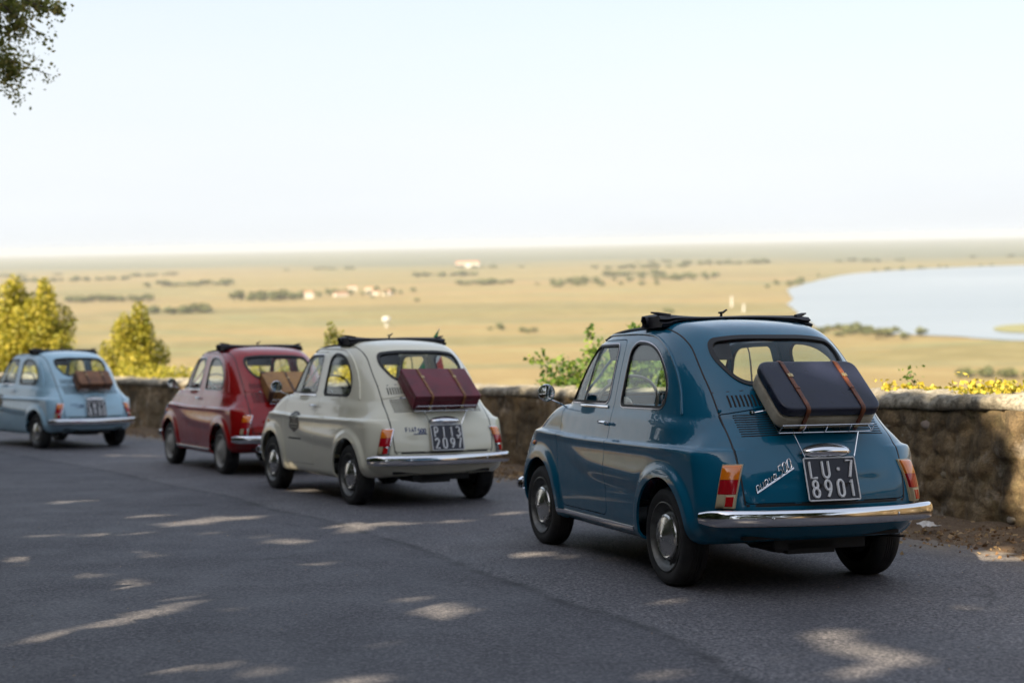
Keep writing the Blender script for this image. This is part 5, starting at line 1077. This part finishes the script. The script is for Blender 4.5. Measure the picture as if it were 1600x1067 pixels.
shrub('pointed yellow shrub to the right of the light blue car', 217, 470, 1.3, 1.35, LYEL, 4, 9500, .065, 13, .62); shrub('round yellow shrub left of the pointed one', 183, 502, 1.2, .95, LYEL, 5, 4500, .06, 9, .4); shrub('low yellow bush just left of the light blue car case', 150, 552, 1.0, 1.1, LYEL, 6, 3000, .055, 6)
shrub('green yellow shrub behind the cream car windscreen', 512, 500, .95, .75, LOLV, 7, 4200, .05, 9, .45); shrub('yellow shrub seen through the cream car windows', 560, 545, .9, 1.0, LYEL, 8, 3600, .045, 7); shrub('yellow bush seen through the cream car rear window', 625, 556, .9, .9, LYEL, 9, 3000, .045, 7)
shrub('low yellow bush between the red car and the cream car', 450, 560, 1.0, 1.0, LYEL, 10, 2600, .05, 7); shrub('yellow bush seen through the red car rear window', 395, 560, 1.0, .9, LYEL, 12, 2400, .05, 7)
# vine behind the blue car: separate shoots with large leaves
def vine(label, u, h, seed, m=LGRN, spread=.35, nsh=7, size=.052, off=.55, dens=9):
    r = np.random.default_rng(seed); s = s_at(u); x, y, nx, ny = wall_at(s); X, Y = float(x + nx * off), float(y + ny * off); zt = gz(x, y) + WH; t = thing('vine', label, 'vine', group='leafy vines growing over the wall behind the blue car'); mm = MB(); P = []
    for k in range(nsh):
        e = np.array([X + r.normal() * spread, Y + r.normal() * .2, zt + h * r.uniform(.3, 1.0)]); b_ = np.array([X + r.normal() * spread * .6, Y, zt - .25]); C = catmull([b_, (b_ + e) / 2 + r.normal(size=3) * .05, e, e + r.normal(size=3) * .05], 8); mm.tube(C, np.linspace(.006, .002, len(C)), 5)
        for i in range(4, len(C)): P += [C[i] + r.normal(size=3) * .038 * (1 + .8 * (1 - i / len(C))) for _ in range(int(dens * (1.3 - i / len(C))) + 1)]
    P += list(np.array([X, Y, zt + .02]) + r.normal(size=(dens * (26 if dens > 2 else 8), 3)) * np.array([spread * .9, .12, .07])); obj('stems', mm.mesh('stems'), BARK, t); leaf_obj('foliage', np.array(P), size, m, t, r, 'wide', kind='stuff')
vine('low green vine on the wall beside the blue car mirror', 868, .26, 31, nsh=5, spread=.18, dens=5); vine('green vine shoots seen through the blue car door window', 930, .40, 32, nsh=8, spread=.22); vine('tall vine shoot rising beside the blue car windscreen', 905, .55, 35, nsh=3, spread=.10, dens=3)
vine('dense green vine seen through the blue car rear side window', 1010, .50, 33, nsh=16, spread=.26, dens=14); vine('green vine behind the blue car roof edge', 975, .62, 34, nsh=9, spread=.22, dens=9)
vine('single curly vine shoot on the wall right of the navy suitcase', 1392, .13, 36, nsh=2, spread=.04, dens=1, size=.035)
# flowering ivy along the top of the wall
def ivy(label, u0, u1, m, seed, h=.07, off=(.20, .62), n_=700, size=.035):
    r = np.random.default_rng(seed); s = np.sort(r.uniform(s_at(u1), s_at(u0), n_)); x, y, nx, ny = wall_at(s); o = r.uniform(*off, n_); cl = fbm(np.stack([s * 2.6, o * 1.5, o * 0], -1), 3, seed); k = cl > .47
    P = np.stack([x + nx * o, y + ny * o, G(x, y) + WH + .0 + h * r.random(n_) * np.clip((cl - .45) * 6, 0, 1.6)], 1)[k]; t = thing('ivy', label, 'ivy', group='yellow ivy along the wall top'); leaf_obj('foliage', P, size, m, t, r, 'wide', kind='stuff')
ivy('yellow flowering ivy on the wall top right of the suitcase', 1380, 1480, FLOW, 41, .07, n_=420); ivy('yellow flowering ivy on the wall top at the right edge', 1500, 1680, FLOW, 42, .11, n_=700); ivy('pale yellow ivy on the wall top between suitcase and right edge', 1440, 1560, LYEL, 43, .05, n_=300)
ivy('yellow ivy on the wall top left of the red car', 120, 280, LYEL, 44, .16, n_=1600, size=.045); ivy('yellow ivy on the wall top behind the cream car', 430, 610, FLOW, 45, .14, n_=1500, size=.04); ivy('green ivy on the wall top behind the blue car', 850, 1070, LGRN, 46, .10, n_=1200, size=.04)
# dry leaves and grit at the foot of the wall
r = np.random.default_rng(61); n_ = 16000; s = r.uniform(s_of_y(6.3), s_of_y(27), n_); o = -np.abs(r.normal(0, .33, n_)); x, y, nx, ny = wall_at(s); X = x + nx * o; Y = y + ny * o; P = np.stack([X, Y, G(X, Y) + .012 + .06 * sstep(-.7, 0, o) * r.uniform(.4, 1, n_)], 1)
leaf_obj('dry_leaves', P, .034, LDRY, None, r, 'leaf', kind='stuff', label='dry brown leaves lying along the foot of the wall', category='leaf litter')
n_ = 420; X = r.uniform(-4, 3.4, n_); Y = r.uniform(4.5, 14, n_); k = wall_dist(X, Y) < -.9; X, Y = X[k], Y[k]; P = np.stack([X, Y, G(X, Y) + .014], 1); V, F = leaves(P, .012, r); V[:, 2] = np.repeat(P[:, 2], 4) + (V[:, 2] - np.repeat(P[:, 2], 4)) * .3
obj('leaf_crumbs', mesh_np('leaf_crumbs', V, F, None, False), LDRY, None, kind='stuff', label='tiny leaf crumbs scattered over the asphalt', category='leaf litter')
V = []; x0, y0 = 2.66, 8.86; g0 = gz(x0, y0) + .06
bm = bmesh.new(); bmesh.ops.create_grid(bm, x_segments=7, y_segments=7, size=.5); rr = np.random.default_rng(5)
for v in bm.verts: v.co = Vector((v.co.x * .13, v.co.y * .09, .035 * (fbm(np.array([[v.co.x * 4, v.co.y * 4, 0]]), 2, 3)[0]) + .01 * rr.random()))
me = bpy.data.meshes.new('crumpled_paper'); bm.to_mesh(me); bm.free(); obj('crumpled_paper', me, mat('waste_paper', (.55, .53, .50), .8), None, (x0, y0, g0), (0.1, .05, .4), label='crumpled pale paper lying in the leaves below the wall', category='paper')
# ---- the plain: trees, farm buildings
def far_tree_mesh(seed):
    r = np.random.default_rng(seed); bl = [((r.uniform(-.3, .3), r.uniform(-.3, .3), r.uniform(.35, .8)), (.32, .32, .26), 0) for _ in range(6)]; P = blob_points(r, bl, 50, .3); V, F = leaves(P, .22, r, 'wide'); return mesh_np('crown', V, F, None, False)
FT = [far_tree_mesh(70 + k) for k in range(5)]; mt_ = MB(); mt_.tube([(0, 0, 0), (0.01, 0, .25), (0, .01, .6)], [.05, .035, .02], 6); FTR = mt_.mesh('trunk')
r = np.random.default_rng(80)
def far_tree(x, y, h, label, w=1.0, group='scattered trees on the plain'):
    t = thing('plain_tree', label, 'tree', group=group, loc=(x, y, PZ)); t.scale = (h * w, h * w, h); obj('crown', FT[int(r.integers(0, 5))], LFAR, t); obj('trunk', FTR, BARK, t)
for k in range(34):    # shore of the lake
    i = int(r.integers(0, 42)) if k < 24 else int(r.integers(85, 120)); p = LK[i % len(LK)]; far_tree(p[0] - r.uniform(8, 60), p[1] - r.uniform(-10, 20), r.uniform(5, 12), 'dark tree on the near shore of the lake', 1.3, 'trees along the lake shore')
for k in range(26): far_tree(r.uniform(300, 385), r.uniform(1325, 1420) - 10, r.uniform(3, 7), 'low bush on the near bank of the lake', 1.8, 'bushes on the near lake bank')
for k in range(46):
    t_ = r.random(); far_tree(60 + 420 * t_ + r.normal() * 30, 3050 + 300 * t_ + r.normal() * 160, r.uniform(8, 16), 'tree in the belt reaching from the fields to the lake', 1.3, 'tree belt between fields and lake')
for k in range(34): far_tree(-437 + r.normal() * 26, 2490 + r.normal() * 30, r.uniform(9, 17), 'tree in the grove beside the white farmhouse', 1.0, 'grove beside the farm')
for k in range(30): far_tree(r.uniform(-400, -190), 2640 + r.normal() * 70, r.uniform(7, 14), 'tree among the farm buildings on the plain', 1.0, 'trees among the farm buildings')
for k in range(26): far_tree(-815 + 150 * r.random(), 2565 + r.normal() * 8, r.uniform(9, 12), 'tree in the dark hedge row left of the farm', 1.5, 'dark hedge row on the plain')
BELTS = [(-1500, 4300, 900, 14), (300, 4600, 800, 16), (-900, 3500, 600, 14), (250, 3700, 420, 12), (-100, 3150, 260, 10), (-1300, 3000, 500, 12), (-500, 2050, 170, 9), (620, 5000, 900, 14), (-260, 4000, 500, 12), (-760, 1850, 120, 7)]
for k, (bx, by, bl_, bn) in enumerate(BELTS):
    for q in range(bn): far_tree(bx + .36 * bl_ * (q / bn) + r.normal() * 12, by + r.normal() * 12 + .04 * bl_ * q / bn, r.uniform(6, 11) * (1 + by / 9000), 'tree in one of the thin rows between the far fields', 2.2, 'tree rows between the far fields')
for k, (bx, by, bn) in enumerate([(52, 3069, 2), (93, 3043, 2), (148, 3009, 3), (14, 1454, 3), (-20, 1500, 2), (299, 914, 3), (330, 905, 3), (-163, 2300, 2), (210, 1800, 2)]):
    for q in range(bn): far_tree(bx + r.normal() * 7, by + r.normal() * 7, r.uniform(3, 8), 'lone bush in the open fields', 1.5, 'bushes in the open fields')
for k in range(60): far_tree([-1900, -1250, -700, -100, 600, 1300, 2000, 2500][k % 8] + r.normal() * 90, [5300, 4900, 5500, 5200, 5600, 5000, 5400, 5200][k % 8] + r.normal() * 40, r.uniform(8, 13), 'tree on the near edge of the far wood', 3.0, 'trees of the far wood')
HW, HR, HG = mat('house_wall_pale', (.62, .58, .50), .8), mat('house_roof_tile', (.34, .17, .10), .8), mat('house_window_dark', (.05, .05, .06), .3)
def house(x, y, w, d, h, rot, label, wm=HW):
    t = thing('farm_building', label, 'building', loc=(x, y, PZ), rot=(0, 0, rot)); m = MB(); m.box((0, 0, h / 2), (w, d, h)); obj('wall', m.mesh('wall', False), wm, t)
    m = MB(); m.add([(-w / 2 - .5, -d / 2 - .5, h), (w / 2 + .5, -d / 2 - .5, h), (w / 2 + .5, d / 2 + .5, h), (-w / 2 - .5, d / 2 + .5, h), (-w / 2 - .5, 0, h + d * .28), (w / 2 + .5, 0, h + d * .28)], [(0, 1, 5, 4), (2, 3, 4, 5), (0, 4, 3), (1, 2, 5), (3, 2, 1, 0)]); obj('roof', m.mesh('roof', False), HR, t)
    for k in range(3):
        m = MB(); m.box((-w * .3 + k * w * .3, -d / 2 - .02, h * .55), (1.2, .1, 1.5)); obj('window', m.mesh('window', False), HG, t)
house(-370, 2545, 16, 11, 9, .2, 'small white farmhouse beside the grove'); house(-318, 2600, 26, 10, 5, .5, 'long pale barn right of the white farmhouse'); house(-280, 2760, 14, 10, 8, -.2, 'pale farmhouse behind the long barn')
house(-262, 2640, 22, 10, 5, .1, 'low reddish roofed farm shed'); house(-232, 2610, 15, 10, 7, -.4, 'pale house at the right end of the farm'); house(-170, 5500, 90, 40, 12, .0, 'wide pale warehouse far out on the plain', mat('metal_sheet', (.7, .7, .68), .5)); house(-330, 2900, 16, 10, 8, .3, 'distant pale house behind the grove')
for k, (x, y, h, lb) in enumerate([(305, 1925, 18, 'slim pale tower standing near the lake shore'), (299, 1790, 12, 'short white pillar right of the pale tower'), (-144, 1600, 12, 'round white water tank beyond the cream car roof')]):
    t = thing('white_tower', lb, 'tower', loc=(x, y, PZ)); m = MB(); m.lathe([(0, 0), (1.3, 0), (1.0, h * .6), (1.3, h * .62), (1.3, h * .72), (0, h * .8)] if k < 2 else [(0, 0), (1.2, 0), (1.2, h * .5), (4.4, h * .58), (5, h * .8), (4.0, h * .97), (0, h * 1.02)], 14, 'z'); obj('tower_body', m.mesh('tower_body'), mat('tower_white', (.50, .50, .48), .6), t)
    m = MB(); m.lathe([(0, 0), (1.9, 0), (1.9, .6), (0, .6)], 12, 'z'); obj('plinth', m.mesh('plinth'), HW, t)
# ---- haze
m = MB(); m.box((0, 11000, (PZ - 1.5 + 19) / 2), (56000, 36000, 19 - PZ + 1.5)); hz_ = obj('haze', m.mesh('haze', False), None, None, kind='stuff', label='pale summer haze filling the air over the plain', category='haze')
hm = bpy.data.materials.new('haze_air'); hm.use_nodes = True; t = hm.node_tree; t.nodes.clear(); pv = t.nodes.new('ShaderNodeVolumePrincipled'); pv.inputs['Color'].default_value = (.58, .62, .68, 1); pv.inputs['Density'].default_value = 6e-5; pv.inputs['Anisotropy'].default_value = 0
o_ = t.nodes.new('ShaderNodeOutputMaterial'); t.links.new(pv.outputs[0], o_.inputs['Volume']); hz_.data.materials.append(hm)
